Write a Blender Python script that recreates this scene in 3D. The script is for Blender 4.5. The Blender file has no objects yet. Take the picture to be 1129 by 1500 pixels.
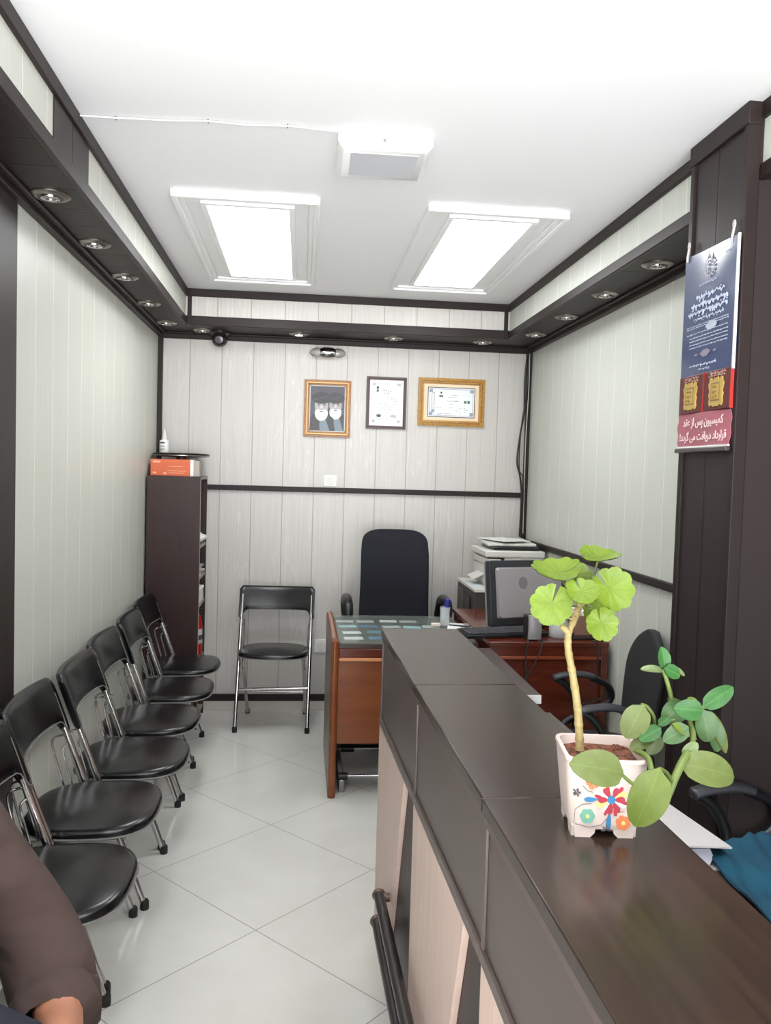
import bpy, bmesh, math, random
from mathutils import Vector, Matrix

# ------------------------------------------------------------------ camera, light, exposure
scene = bpy.context.scene
COL = scene.collection
F_PX, YAW, PITCH, ROLL, EYE = 1213.0, 0.103, -0.047, 0.029, 1.575
cam_data = bpy.data.cameras.new('camera')
cam_data.sensor_fit = 'VERTICAL'
cam_data.sensor_height = 36.0
cam_data.lens = F_PX * 36.0 / 1500.0
cam_data.clip_start = 0.02
cam = bpy.data.objects.new('camera', cam_data)
COL.objects.link(cam)
_f = Vector((math.sin(YAW) * math.cos(PITCH), math.cos(YAW) * math.cos(PITCH), math.sin(PITCH)))
_r = Vector((math.cos(YAW), -math.sin(YAW), 0))
_u = _r.cross(_f)
RIGHT = math.cos(ROLL) * _r + math.sin(ROLL) * _u
UP = -math.sin(ROLL) * _r + math.cos(ROLL) * _u
FWD = _f
EYEP = Vector((0, 0, EYE))
cam.matrix_world = Matrix(((RIGHT.x, UP.x, -FWD.x, 0), (RIGHT.y, UP.y, -FWD.y, 0), (RIGHT.z, UP.z, -FWD.z, EYE), (0, 0, 0, 1)))
scene.camera = cam


def at(px, py, axis, val):
    """the point of the place seen at a pixel of the 1129x1500 photo, on the plane axis = val"""
    d = RIGHT * ((px - 564.5) / F_PX) + UP * (-(py - 750.0) / F_PX) + FWD
    return EYEP + d * ((val - EYEP[axis]) / d[axis])


world = bpy.data.worlds.new('sky')
scene.world = world
world.use_nodes = True
SKY, PAVEMENT = 2.0, 13.0       # bright day outside the shop front: sky above, sunlit street below the horizon
_wt = world.node_tree
_wc = _wt.nodes.new('ShaderNodeTexCoord')
_ws = _wt.nodes.new('ShaderNodeSeparateXYZ')
_wm = _wt.nodes.new('ShaderNodeMapRange')
_wt.links.new(_wc.outputs['Generated'], _ws.inputs[0])
_wt.links.new(_ws.outputs[2], _wm.inputs[0])
_wm.inputs[1].default_value, _wm.inputs[2].default_value = -0.05, 0.05
_wm.inputs[3].default_value, _wm.inputs[4].default_value = PAVEMENT, SKY
_wt.nodes['Background'].inputs[0].default_value = (0.97, 0.99, 1.0, 1)
_wt.links.new(_wm.outputs[0], _wt.nodes['Background'].inputs[1])
LAMP_PANEL = 11.0
scene.view_settings.view_transform = 'Standard'
scene.view_settings.look = 'None'
scene.view_settings.gamma = 1.0
scene.view_settings.use_curve_mapping = False
scene.view_settings.exposure = 0.15

# ------------------------------------------------------------------ helpers
R = math.radians
PI = math.pi
rnd = random.Random(4)


def lin(c):
    return tuple(((v / 255) / 12.92 if v / 255 <= 0.04045 else ((v / 255 + 0.055) / 1.055) ** 2.4) for v in c)


MATS = {}


def mat(name, c, rough=0.5, metal=0.0, spec=0.5, **kw):
    if name in MATS:
        return MATS[name]
    m = bpy.data.materials.new(name)
    m.use_nodes = True
    b = m.node_tree.nodes['Principled BSDF']
    b.inputs['Base Color'].default_value = (*lin(c), 1)
    b.inputs['Roughness'].default_value = rough
    b.inputs['Metallic'].default_value = metal
    b.inputs['Specular IOR Level'].default_value = spec
    for k, v in kw.items():
        b.inputs[k.replace('_', ' ')].default_value = v
    MATS[name] = m
    return m


class NT:
    """small helper to write node trees"""

    def __init__(self, m):
        self.t = m.node_tree
        self.b = self.t.nodes['Principled BSDF']

    def n(self, kind, **kw):
        x = self.t.nodes.new(kind)
        for k, v in kw.items():
            setattr(x, k, v)
        return x

    def l(self, a, b):
        self.t.links.new(a, b)

    def math(self, op, a, b=None, c=None):
        x = self.n('ShaderNodeMath', operation=op)
        for i, v in enumerate((a, b, c)):
            if v is None:
                continue
            if isinstance(v, (int, float)):
                x.inputs[i].default_value = v
            else:
                self.l(v, x.inputs[i])
        return x.outputs[0]

    def mix(self, fac, a, b):
        x = self.n('ShaderNodeMix', data_type='RGBA')
        for s, v in ((x.inputs[0], fac), (x.inputs[6], a), (x.inputs[7], b)):
            if isinstance(v, tuple):
                s.default_value = (*lin(v), 1)
            elif isinstance(v, (int, float)):
                s.default_value = v
            else:
                self.l(v, s)
        return x.outputs[2]

    def noise(self, vec, scale, detail=3, rough=0.5, mapping=None):
        if mapping:
            mp = self.n('ShaderNodeMapping')
            mp.inputs['Scale'].default_value = mapping
            self.l(vec, mp.inputs[0])
            vec = mp.outputs[0]
        x = self.n('ShaderNodeTexNoise')
        self.l(vec, x.inputs['Vector'])
        x.inputs['Scale'].default_value = scale
        x.inputs['Detail'].default_value = detail
        x.inputs['Roughness'].default_value = rough
        return x.outputs['Fac']

    def bump(self, h, strength=0.2, dist=0.002):
        x = self.n('ShaderNodeBump')
        x.inputs['Strength'].default_value = strength
        x.inputs['Distance'].default_value = dist
        self.l(h, x.inputs['Height'])
        self.l(x.outputs[0], self.b.inputs['Normal'])

    def pos(self):
        return self.n('ShaderNodeNewGeometry').outputs['Position']

    def obj(self):
        return self.n('ShaderNodeTexCoord').outputs['Object']

    def xyz(self, v):
        s = self.n('ShaderNodeSeparateXYZ')
        self.l(v, s.inputs[0])
        return s.outputs

    def ramp(self, fac, a, b):
        x = self.n('ShaderNodeMapRange')
        self.l(fac, x.inputs[0])
        x.inputs[1].default_value = a
        x.inputs[2].default_value = b
        return x.outputs[0]

    def col(self, c):
        self.l(c, self.b.inputs['Base Color'])


def panel_mat(name, c, groove, axis, off, grain, gw=0.012, rough=0.38):
    """cream wall cladding: 20 cm boards with a groove and a faint vertical wood grain"""
    m = mat(name, c, rough)
    t = NT(m)
    p = t.pos()
    s = t.xyz(p)
    w = t.math('FRACT', t.math('DIVIDE', t.math('SUBTRACT', s[axis], off), 0.2))
    d = t.math('ABSOLUTE', t.math('SUBTRACT', w, 0.5))
    g = t.ramp(d, 0.5 - gw * 2.2, 0.5 - gw)
    sc = (9, 9, 0.9)
    wob = t.noise(p, 1.0, 4, 0.6, sc)
    rings = t.math('FRACT', t.math('MULTIPLY', wob, 9.0))
    streak = t.math('MULTIPLY', t.ramp(rings, 0.72, 0.95), t.ramp(t.noise(p, 2.2, 2, 0.5, (3, 3, 0.8)), 0.45, 0.62))
    fine = t.noise(p, 1.0, 3, 0.5, (140, 140, 2.0))
    dark = tuple(int(v * 0.9) for v in c)
    lite = tuple(min(255, int(v * 1.05 + 2)) for v in c)
    c1 = t.mix(t.math('MULTIPLY', streak, grain), c, lite)
    c2 = t.mix(t.math('MULTIPLY', t.ramp(fine, 0.45, 0.75), grain * 0.6), c1, dark)
    t.col(t.mix(g, c2, groove))  # light and shade of the V grooves painted into the groove colour
    t.bump(t.math('SUBTRACT', 1.0, g), 0.35, 0.003)
    return m


def wood_mat(name, c, c2, rough=0.35, mapping=(30, 30, 2.5), bumps=0.05, spec=0.5, coords='obj', coat=0.0):
    m = mat(name, c, rough, 0, spec)
    t = NT(m)
    p = t.obj() if coords == 'obj' else t.pos()
    a = t.noise(p, 1.0, 5, 0.6, mapping)
    t.col(t.mix(t.ramp(a, 0.35, 0.7), c, c2))
    t.bump(a, bumps, 0.002)
    if coat:
        t.b.inputs['Coat Weight'].default_value = coat
        t.b.inputs['Coat Roughness'].default_value = 0.08
    return m


CREAM_L = panel_mat('cream cladding left', (205, 206, 196), (230, 230, 218), 1, 2.765, 0.35)
CREAM_R = panel_mat('cream cladding right', (206, 208, 199), (230, 230, 220), 1, 3.307, 0.35)
CREAM_B = panel_mat('cream cladding back', (203, 199, 194), (164, 160, 154), 0, -0.717, 1.0, 0.008)
CEIL = mat('white ceiling', (244, 243, 244), 0.5)
WHITE = mat('white plastic', (238, 238, 236), 0.4)
WHITE_MOULD = mat('white moulding', (240, 240, 240), 0.4)
DARK = wood_mat('dark brown trim', (38, 29, 28), (43, 34, 32), 0.45, (4, 4, 4), spec=0.25)
DARKP = wood_mat('dark brown planks', (40, 33, 32), (45, 37, 35), 0.45, (20, 20, 3), spec=0.3)


def plank_groove(name, axis, off, step, c=(36, 28, 26), groove=(14, 10, 9)):
    m = mat(name, c, 0.48, 0, 0.25)
    t = NT(m)
    s = t.xyz(t.pos())
    w = t.math('FRACT', t.math('DIVIDE', t.math('SUBTRACT', s[axis], off), step))
    d = t.math('ABSOLUTE', t.math('SUBTRACT', w, 0.5))
    g = t.ramp(d, 0.472, 0.488)
    t.col(t.mix(g, c, groove))
    t.bump(t.math('SUBTRACT', 1.0, g), 0.4, 0.003)
    return m


SOFFIT_Y = plank_groove('dark soffit planks across', 1, 2.5, 0.2)
SOFFIT_X = plank_groove('dark soffit planks along', 0, -0.6, 0.2)
PILLAR = plank_groove('dark pillar planks', 1, 2.41, 0.2, (46, 38, 38), (28, 22, 22))
NICHE = wood_mat('dark red brown panel', (42, 31, 29), (48, 35, 32), 0.42, (20, 20, 2), spec=0.3)

# floor: 60 cm porcelain tiles laid diagonally
FLOOR = mat('grey porcelain tiles', (200, 198, 191), 0.13)
_t = NT(FLOOR)
_s = _t.xyz(_t.pos())
TH = 0.81
_dx = _t.math('SUBTRACT', _s[0], -0.53)
_dy = _t.math('SUBTRACT', _s[1], 3.224)
_a = _t.math('DIVIDE', _t.math('ADD', _t.math('MULTIPLY', _dx, math.cos(TH)), _t.math('MULTIPLY', _dy, -math.sin(TH))), 0.6)
_b = _t.math('DIVIDE', _t.math('ADD', _t.math('MULTIPLY', _dx, math.sin(TH)), _t.math('MULTIPLY', _dy, math.cos(TH))), 0.6)
_da = _t.math('ABSOLUTE', _t.math('SUBTRACT', _t.math('FRACT', _t.math('ADD', _a, 0.5)), 0.5))
_db = _t.math('ABSOLUTE', _t.math('SUBTRACT', _t.math('FRACT', _t.math('ADD', _b, 0.5)), 0.5))
_g = _t.math('LESS_THAN', _t.math('MINIMUM', _da, _db), 0.0032)
_cl = _t.noise(_t.pos(), 2.5, 5, 0.6)
_base = _t.mix(_t.ramp(_cl, 0.3, 0.7), (213, 212, 206), (222, 221, 216))
_t.col(_t.mix(_g, _base, (150, 147, 140)))
_t.l(_t.math('ADD', _t.math('MULTIPLY', _g, 0.4), 0.13), _t.b.inputs['Roughness'])

# furniture
LEATHER = mat('black leatherette', (11, 12, 14), 0.25, 0, 0.5)
_t = NT(LEATHER)
_t.bump(_t.noise(_t.obj(), 260, 2), 0.06, 0.001)
CHROME = mat('chrome', (205, 203, 205), 0.14, 1.0)
STEEL = mat('dull steel', (150, 148, 148), 0.28, 1.0)
RUBBER = mat('black rubber', (26, 25, 24), 0.6)
STITCH = mat('grey piping', (120, 120, 118), 0.6)
BLACKP = mat('black plastic', (24, 24, 26), 0.35)
GREYP = mat('charcoal plastic', (52, 54, 58), 0.4)
SILVERP = mat('silver plastic', (160, 156, 158), 0.4, 0.25)
OFFWHITE = mat('office white plastic', (222, 221, 214), 0.45)
PAPER = mat('white paper', (240, 240, 240), 0.7)
NAVY = mat('navy black fabric', (16, 17, 28), 0.85)
_t = NT(NAVY)
_t.bump(_t.noise(_t.obj(), 420, 2), 0.3, 0.001)
MESHF = mat('black mesh fabric', (17, 18, 20), 0.75)
_t = NT(MESHF)
_v = _t.n('ShaderNodeTexVoronoi')
_t.l(_t.obj(), _v.inputs['Vector'])
_v.inputs['Scale'].default_value = 260
_t.col(_t.mix(_t.ramp(_v.outputs['Distance'], 0.2, 0.5), (14, 15, 16), (38, 40, 42)))

CTOP = wood_mat('counter top laminate', (43, 32, 27), (58, 44, 36), 0.22, (60, 3.0, 34), 0.03, spec=0.42)
CFACE = wood_mat('counter face laminate', (78, 66, 63), (83, 71, 68), 0.35, (12, 3, 12), 0.02)
CTRIM = mat('counter edge trim', (88, 75, 71), 0.35)
BLEACH = wood_mat('bleached oak laminate', (214, 190, 178), (200, 174, 162), 0.42, (60, 60, 2.2), 0.06)
ORANGEW = wood_mat('varnished orange brown wood', (138, 76, 38), (118, 58, 26), 0.28, (3, 40, 14), 0.03, coat=0.3)
REDW = wood_mat('varnished mahogany', (104, 44, 26), (82, 30, 18), 0.22, (5, 40, 30), 0.03, coat=0.4)
DESKSIDE = mat('grey brown desk side', (112, 104, 100), 0.35)
SHELFW = wood_mat('wenge bookcase', (56, 38, 36), (46, 31, 29), 0.4, (30, 30, 3), 0.03, spec=0.35)
SHELFEDGE = mat('bookcase pale edge', (150, 138, 130), 0.5)

# ------------------------------------------------------------------ mesh builder


class MB:
    def __init__(self):
        self.bm = bmesh.new()
        self.mi = 0
        self.xf = None

    def v(self, p):
        p = Vector(p)
        if self.xf is not None:
            p = self.xf @ p
        return self.bm.verts.new(p)

    def f(self, vs):
        try:
            x = self.bm.faces.new(vs)
        except ValueError:
            return None
        x.material_index = self.mi
        return x

    def box(self, x0, x1, y0, y1, z0, z1):
        vs = [self.v((x, y, z)) for z in (z0, z1) for x, y in ((x0, y0), (x1, y0), (x1, y1), (x0, y1))]
        for q in ((3, 2, 1, 0), (4, 5, 6, 7), (0, 1, 5, 4), (1, 2, 6, 5), (2, 3, 7, 6), (3, 0, 4, 7)):
            self.f([vs[i] for i in q])
        return self

    def cbox(self, c, s):
        return self.box(c[0] - s[0] / 2, c[0] + s[0] / 2, c[1] - s[1] / 2, c[1] + s[1] / 2, c[2] - s[2] / 2, c[2] + s[2] / 2)

    def loft(self, rings, cap0=True, cap1=True, closed=True, loop=False):
        vr = [[self.v(p) for p in r] for r in rings]
        n = len(vr[0])
        pairs = list(zip(vr[:-1], vr[1:]))
        if loop:
            pairs.append((vr[-1], vr[0]))
        for a, b in pairs:
            for i in range(n if closed else n - 1):
                j = (i + 1) % n
                self.f([a[i], a[j], b[j], b[i]])
        if closed and not loop:
            if cap0:
                self.f(list(reversed(vr[0])))
            if cap1:
                self.f(vr[-1])
        return self

    def prism(self, pts, axis, a, b):
        """pts: 2D outline on the two other axes (in x,y,z order), extruded along axis from a to b"""
        def p3(p, h):
            q = list(p)
            q.insert(axis, h)
            return q
        return self.loft([[p3(p, a) for p in pts], [p3(p, b) for p in pts]])

    def tube(self, pts, r, n=10, loop=False):
        pts = [Vector(p) for p in pts]
        rs = r if isinstance(r, (list, tuple)) else [r] * len(pts)
        rings = []
        ref = None
        m = len(pts)
        for i, p in enumerate(pts):
            if loop:
                d = pts[(i + 1) % m] - pts[i - 1]
            elif i == 0:
                d = pts[1] - p
            elif i == m - 1:
                d = p - pts[i - 1]
            else:
                d = (pts[i + 1] - p).normalized() + (p - pts[i - 1]).normalized()
            d.normalize()
            if ref is None:
                ref = Vector((0, 0, 1)) if abs(d.z) < 0.9 else Vector((1, 0, 0))
            a = d.cross(ref)
            if a.length < 1e-5:
                a = d.cross(Vector((0.3, 1, 0.2)))
            a.normalize()
            b = a.cross(d).normalized()
            ref = b
            rings.append([p + (a * math.cos(k * 2 * PI / n) + b * math.sin(k * 2 * PI / n)) * rs[i] for k in range(n)])
        return self.loft(rings, loop=loop)

    def lathe(self, prof, c=(0, 0, 0), n=24, sx=1.0, sy=1.0):
        rings = []
        for r, z in prof:
            r = max(r, 1e-4)
            rings.append([(c[0] + sx * r * math.cos(k * 2 * PI / n), c[1] + sy * r * math.sin(k * 2 * PI / n), c[2] + z) for k in range(n)])
        return self.loft(rings)

    def ball(self, c, rx, ry=None, rz=None, n=16):
        ry = ry or rx
        rz = rz or rx
        prof = [(math.sin(PI * i / 10), -math.cos(PI * i / 10)) for i in range(11)]
        rings = [[(c[0] + rx * max(r, 1e-3) * math.cos(k * 2 * PI / n), c[1] + ry * max(r, 1e-3) * math.sin(k * 2 * PI / n), c[2] + rz * z) for k in range(n)] for r, z in prof]
        return self.loft(rings)

    def grid(self, fn, nu, nv, thick=None):
        """surface fn(u,v) -> point; thick adds a second skin so the sheet has depth"""
        def sheet(off):
            return [[self.v(Vector(fn(i / nu, j / nv)) + Vector(off)) for i in range(nu + 1)] for j in range(nv + 1)]
        a = sheet((0, 0, 0))
        for j in range(nv):
            for i in range(nu):
                self.f([a[j][i], a[j][i + 1], a[j + 1][i + 1], a[j + 1][i]])
        if thick is not None:
            b = sheet(thick)
            for j in range(nv):
                for i in range(nu):
                    self.f([b[j][i], b[j + 1][i], b[j + 1][i + 1], b[j][i + 1]])
            rim = [(0, i) for i in range(nu)] + [(j, nu) for j in range(nv)] + [(nv, nu - i) for i in range(nu)] + [(nv - j, 0) for j in range(nv)]
            for k in range(len(rim)):
                p, q = rim[k], rim[(k + 1) % len(rim)]
                self.f([a[q[0]][q[1]], a[p[0]][p[1]], b[p[0]][p[1]], b[q[0]][q[1]]])
        return self

    def build(self, name, m, parent=None, loc=None, bevel=0.0, smooth=40, matrix=None, segs=2):
        bmesh.ops.recalc_face_normals(self.bm, faces=self.bm.faces)
        me = bpy.data.meshes.new(name)
        self.bm.to_mesh(me)
        self.bm.free()
        for x in (m if isinstance(m, (list, tuple)) else [m]):
            me.materials.append(x)
        o = bpy.data.objects.new(name, me)
        COL.objects.link(o)
        if smooth:
            me.polygons.foreach_set('use_smooth', [True] * len(me.polygons))
            me.set_sharp_from_angle(angle=R(smooth))
        if parent is not None:
            o.parent = parent
        if loc is not None:
            o.location = loc
        if matrix is not None:
            o.matrix_basis = matrix
        if bevel:
            b = o.modifiers.new('bevel', 'BEVEL')
            b.width = bevel
            b.segments = segs
            b.limit_method = 'ANGLE'
            b.angle_limit = R(40)
            b.harden_normals = False
        return o


def thing(name, label, cat, loc=(0, 0, 0), rotz=0.0, group=None):
    o = bpy.data.objects.new(name, None)
    COL.objects.link(o)
    o.empty_display_size = 0.05
    o.location = loc
    o.rotation_euler = (0, 0, rotz)
    o['label'] = label
    o['category'] = cat
    if group:
        o['group'] = group
    return o


def tag(o, label, cat, group=None):
    o['label'] = label
    o['category'] = cat
    if group:
        o['group'] = group
    return o


def struct(name, mb, m, bevel=0.0, smooth=30, parent=None):
    o = mb.build(name, m, parent, bevel=bevel, smooth=smooth)
    if parent is None:
        o['kind'] = 'structure'
    return o


def dup(root, loc, rotz, label, group=None):
    r = root.copy()
    COL.objects.link(r)
    r.location = loc
    r.rotation_euler = (0, 0, rotz)
    r['label'] = label
    if group:
        r['group'] = group
    for ch in list(root.children):
        c = ch.copy()
        COL.objects.link(c)
        c.parent = r
        for g in ch.children:
            d = g.copy()
            COL.objects.link(d)
            d.parent = c
    return r


def arc(p0, p1, p2, n=10):
    p0, p1, p2 = Vector(p0), Vector(p1), Vector(p2)
    return [(1 - t) ** 2 * p0 + 2 * t * (1 - t) * p1 + t * t * p2 for t in [i / n for i in range(n + 1)]]


def smooth_path(pts, k=6):
    pts = [Vector(p) for p in pts]
    out = []
    for i in range(len(pts) - 1):
        a = pts[max(i - 1, 0)]
        b, c = pts[i], pts[i + 1]
        d = pts[min(i + 2, len(pts) - 1)]
        for j in range(k):
            t = j / k
            out.append(0.5 * ((2 * b) + (c - a) * t + (2 * a - 5 * b + 4 * c - d) * t * t + (3 * b - a - 3 * c + d) * t ** 3))
    out.append(pts[-1])
    return out


def rrect(w, d, r, n=6, cx=0, cy=0):
    pts = []
    for sx, sy, a0 in ((1, 1, 0), (-1, 1, PI / 2), (-1, -1, PI), (1, -1, 3 * PI / 2)):
        for i in range(n + 1):
            a = a0 + i / n * PI / 2
            pts.append((cx + sx * (w / 2 - r) + r * math.cos(a), cy + sy * (d / 2 - r) + r * math.sin(a)))
    return pts


def superell(w, d, e=2.8, n=40, cy=0.0):
    pts = []
    for i in range(n):
        a = 2 * PI * i / n
        c, s = math.cos(a), math.sin(a)
        pts.append((w / 2 * math.copysign(abs(c) ** (2 / e), c), cy + d / 2 * math.copysign(abs(s) ** (2 / e), s)))
    return pts


# ------------------------------------------------------------------ room shell
XL, XR, YB, YF, ZC = -0.913, 1.498, 5.40, -0.55, 2.635
ZS = 2.426                     # underside of the dropped soffit
FXL, FXR, FYB = -0.704, 1.262, 5.07
struct('floor', MB().box(XL - 0.1, XR + 0.3, YF, YB + 0.1, -0.06, 0.0), FLOOR)
struct('ceiling', MB().box(XL - 0.1, XR + 0.3, YF, YB + 0.1, ZC, ZC + 0.06), CEIL)
struct('wall_left', MB().box(XL - 0.1, XL, YF, YB + 0.1, 0, ZC), CREAM_L)
struct('wall_right', MB().box(XR, XR + 0.1, 2.30, YB + 0.1, 0, ZC), CREAM_R)
struct('wall_back', MB().box(XL, XR, YB, YB + 0.1, 0, ZC), CREAM_B)
# shop front behind the camera: plinth, lintel and jambs round an open entrance
struct('wall_front', MB().box(XL - 0.1, XL + 0.04, YF - 0.06, YF, 0, ZC).box(XR + 0.2, XR + 0.31, YF - 0.06, YF, 0, ZC).box(XL + 0.04, XR + 0.2, YF - 0.06, YF, ZC - 0.06, ZC), DARK)
# dark column set in the left wall
struct('trim_1', MB().box(XL, XL + 0.006, 2.30, 2.757, 0, ZS), DARKP)
# pillar on the right carrying the poster
PY0, PY1, PX = 2.24, 2.575, 1.222
struct('wall_pillar', MB().box(PX, XR, PY0, PY1, 0, ZC), PILLAR, 0.003)
struct('trim_2', MB().box(PX - 0.008, PX + 0.02, PY1 - 0.022, PY1 + 0.004, 0, ZC)
       .box(PX - 0.008, PX + 0.03, PY0 - 0.006, PY0 + 0.02, 0, ZC)
       .box(PX - 0.012, PX + 0.034, PY0 - 0.009, PY1 + 0.007, ZC - 0.062, ZC), DARK, 0.003)
# dark panelling of the near right wall
struct('wall_niche', MB().box(XR + 0.27, XR + 0.31, YF, PY0, 0, ZC).box(XR, XR + 0.31, PY0, 2.30, 0, ZC), NICHE)
# dropped soffits (the dark plank undersides)
struct('trim_3', MB().box(XL, FXL, YF, FYB, ZS, ZS + 0.02), SOFFIT_Y)
struct('trim_4', MB().box(FXR, XR, PY1, FYB, ZS, ZS + 0.02), SOFFIT_Y)
struct('trim_5', MB().box(XL, XR, FYB, YB, ZS, ZS + 0.02), SOFFIT_X)
struct('trim_6', MB().box(FXR, XR + 0.27, YF, PY0, ZS, ZS + 0.02), SOFFIT_Y)
# cream fascias above them
struct('trim_7', MB().box(FXL - 0.02, FXL, YF, FYB, ZS + 0.02, ZC), CREAM_L)
struct('trim_8', MB().box(FXR, FXR + 0.02, PY1, FYB, ZS + 0.02, ZC), CREAM_R)
struct('trim_9', MB().box(FXL, FXR, FYB, FYB + 0.02, ZS + 0.02, ZC), CREAM_B)
struct('trim_10', MB().box(FXR, FXR + 0.02, YF, PY0, ZS + 0.02, ZC), CREAM_R)
# dark section of the left fascia
struct('trim_11', MB().box(FXL, FXL + 0.004, 2.417, 2.60, ZS + 0.02, ZC).box(FXL, FXL + 0.004, 2.604, 2.79, ZS + 0.02, ZC), DARKP)


def rails(x0, x1, y0, y1, z0, z1):
    return MB().box(x0, x1, y0, y1, z0, z1)


# trims along the fascias: ceiling line and lower edge
struct('trim_12', rails(FXL - 0.01, FXL + 0.014, YF, FYB, ZC - 0.045, ZC).box(FXL - 0.01, FXL + 0.010, YF, FYB, ZS - 0.004, ZS + 0.040), DARK, 0.003)
struct('trim_13', rails(FXR - 0.014, FXR + 0.01, PY1, FYB, ZC - 0.045, ZC).box(FXR - 0.010, FXR + 0.01, PY1, FYB, ZS - 0.004, ZS + 0.040), DARK, 0.003)
struct('trim_14', rails(FXL, FXR, FYB - 0.014, FYB + 0.01, ZC - 0.045, ZC).box(FXL, FXR, FYB - 0.010, FYB + 0.01, ZS - 0.004, ZS + 0.050)
       .box(FXL + 0.012, FXL + 0.036, FYB - 0.012, FYB + 0.002, ZS, ZC).box(FXR - 0.036, FXR - 0.012, FYB - 0.012, FYB + 0.002, ZS, ZC), DARK, 0.003)
struct('trim_15', rails(FXR - 0.014, FXR + 0.01, YF, PY0, ZC - 0.045, ZC).box(FXR - 0.010, FXR + 0.01, YF, PY0, ZS - 0.004, ZS + 0.040), DARK, 0.003)
# cornice where soffit meets the walls
struct('trim_16', rails(XL, XL + 0.028, YF, YB, ZS - 0.034, ZS).box(XL + 0.028, XL + 0.05, YF, YB - 0.05, ZS - 0.014, ZS), DARK, 0.004)
struct('trim_17', rails(XR - 0.028, XR, PY1, YB, ZS - 0.034, ZS).box(XR - 0.05, XR - 0.028, PY1, YB - 0.05, ZS - 0.014, ZS), DARK, 0.004)
struct('trim_18', rails(XL, XR, YB - 0.028, YB, ZS - 0.040, ZS).box(XL + 0.05, XR - 0.05, YB - 0.05, YB - 0.028, ZS - 0.014, ZS), DARK, 0.004)
# corner posts of the back wall
struct('trim_19', rails(XL, XL + 0.030, YB - 0.03, YB, 1.47, ZS - 0.034), DARK, 0.003)
struct('trim_20', rails(XR - 0.030, XR, YB - 0.03, YB, 1.05, ZS - 0.034), DARK, 0.003)
# dado rails
struct('trim_21', rails(XL + 0.03, XR - 0.03, YB - 0.022, YB, 1.437, 1.470), DARK, 0.004)
struct('trim_22', rails(XR - 0.022, XR, PY1, YB - 0.03, 1.132, 1.166), DARK, 0.004)
# foot of the back wall
struct('baseboard_back', MB().box(XL, XR, YB - 0.010, YB, 0, 0.066), mat('tile skirting', (205, 198, 192), 0.25))
struct('trim_23', rails(XL, XR, YB - 0.014, YB, 0.068, 0.112), DARK, 0.003)

# ------------------------------------------------------------------ lights in the ceiling
GLOW = mat('glowing light panel', (255, 255, 255), 0.5)
_b = GLOW.node_tree.nodes['Principled BSDF']
_b.inputs['Emission Color'].default_value = (0.97, 0.99, 1.0, 1)
_b.inputs['Emission Strength'].default_value = LAMP_PANEL


def ring_rect(mb, w, d, t, z0, z1):
    mb.box(-w / 2, w / 2, -d / 2, -d / 2 + t, z0, z1)
    mb.box(-w / 2, w / 2, d / 2 - t, d / 2, z0, z1)
    mb.box(-w / 2, -w / 2 + t, -d / 2 + t, d / 2 - t, z0, z1)
    mb.box(w / 2 - t, w / 2, -d / 2 + t, d / 2 - t, z0, z1)


def light_panel(loc, label):
    t = thing('ceiling_light_panel', label, 'ceiling light', loc, 0, 'recessed light panels in the ceiling')
    mb = MB()
    ring_rect(mb, 0.57, 1.44, 0.020, -0.030, 0.0)
    ring_rect(mb, 0.53, 1.40, 0.022, -0.020, 0.0)
    ring_rect(mb, 0.486, 1.356, 0.066, -0.008, 0.0)
    mb.build('outer_frame', WHITE_MOULD, t, bevel=0.003)
    mb = MB()
    ring_rect(mb, 0.372, 1.25, 0.024, -0.022, -0.002)
    mb.build('inner_frame', WHITE_MOULD, t, bevel=0.003)
    MB().box(-0.163, 0.163, -0.602, 0.602, -0.012, -0.003).build('diffuser', GLOW, t)
    return t


lp = light_panel((-0.235, 3.995, ZC), 'glowing white framed ceiling light panel above the waiting chairs')
dup(lp, (0.757, 3.98, ZC), 0, 'glowing white framed ceiling light panel above the desk side of the counter')
dup(lp, (-0.235, 0.55, ZC), 0, 'glowing ceiling light panel over the shop entrance on the chair side')
dup(lp, (0.757, 0.55, ZC), 0, 'glowing ceiling light panel over the shop entrance on the counter side')

t = thing('surface_lamp', 'small unlit square surface mounted ceiling lamp with frosted panel', 'ceiling light', (0.243, 2.775, ZC), R(-1))
MB().prism(rrect(0.30, 0.285, 0.006), 2, -0.03, 0).loft([[(x, y, -0.03) for x, y in rrect(0.30, 0.285, 0.006)], [(x, y, -0.047) for x, y in rrect(0.265, 0.25, 0.006)]]).build('housing', WHITE, t, bevel=0.002)
MB().box(-0.108, 0.108, -0.100, 0.100, -0.0485, -0.044).build('diffuser', mat('frosted panel', (205, 205, 210), 0.5), t)
MB().tube([(-0.005, -0.142, -0.022), (-0.005, -0.148, -0.022)], 0.005).build('screw', STEEL, t)

cable_pts = [at(px, py, 2, ZC - 0.006) for px, py in ((116, 169), (170, 172.5), (240, 176), (305, 177.5), (365, 183), (421, 184.5), (470, 190), (500, 193))]
t = thing('ceiling_cable', 'thin white cable clipped along the ceiling to the square lamp', 'cable', (cable_pts[0].x, cable_pts[0].y, ZC))
MB().tube([p - t.location for p in smooth_path(cable_pts)], 0.0024, 8).build('wire', WHITE, t)
for px, py in ((170, 172.5), (305, 177.5), (421, 184.5)):
    p = at(px, py, 2, ZC - 0.004) - t.location
    MB().tube([p + Vector((0, -0.006, 0.004)), p + Vector((0, -0.003, -0.005)), p + Vector((0, 0.003, -0.005)), p + Vector((0, 0.006, 0.004))], 0.002, 6).build('clip', STEEL, t)

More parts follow.
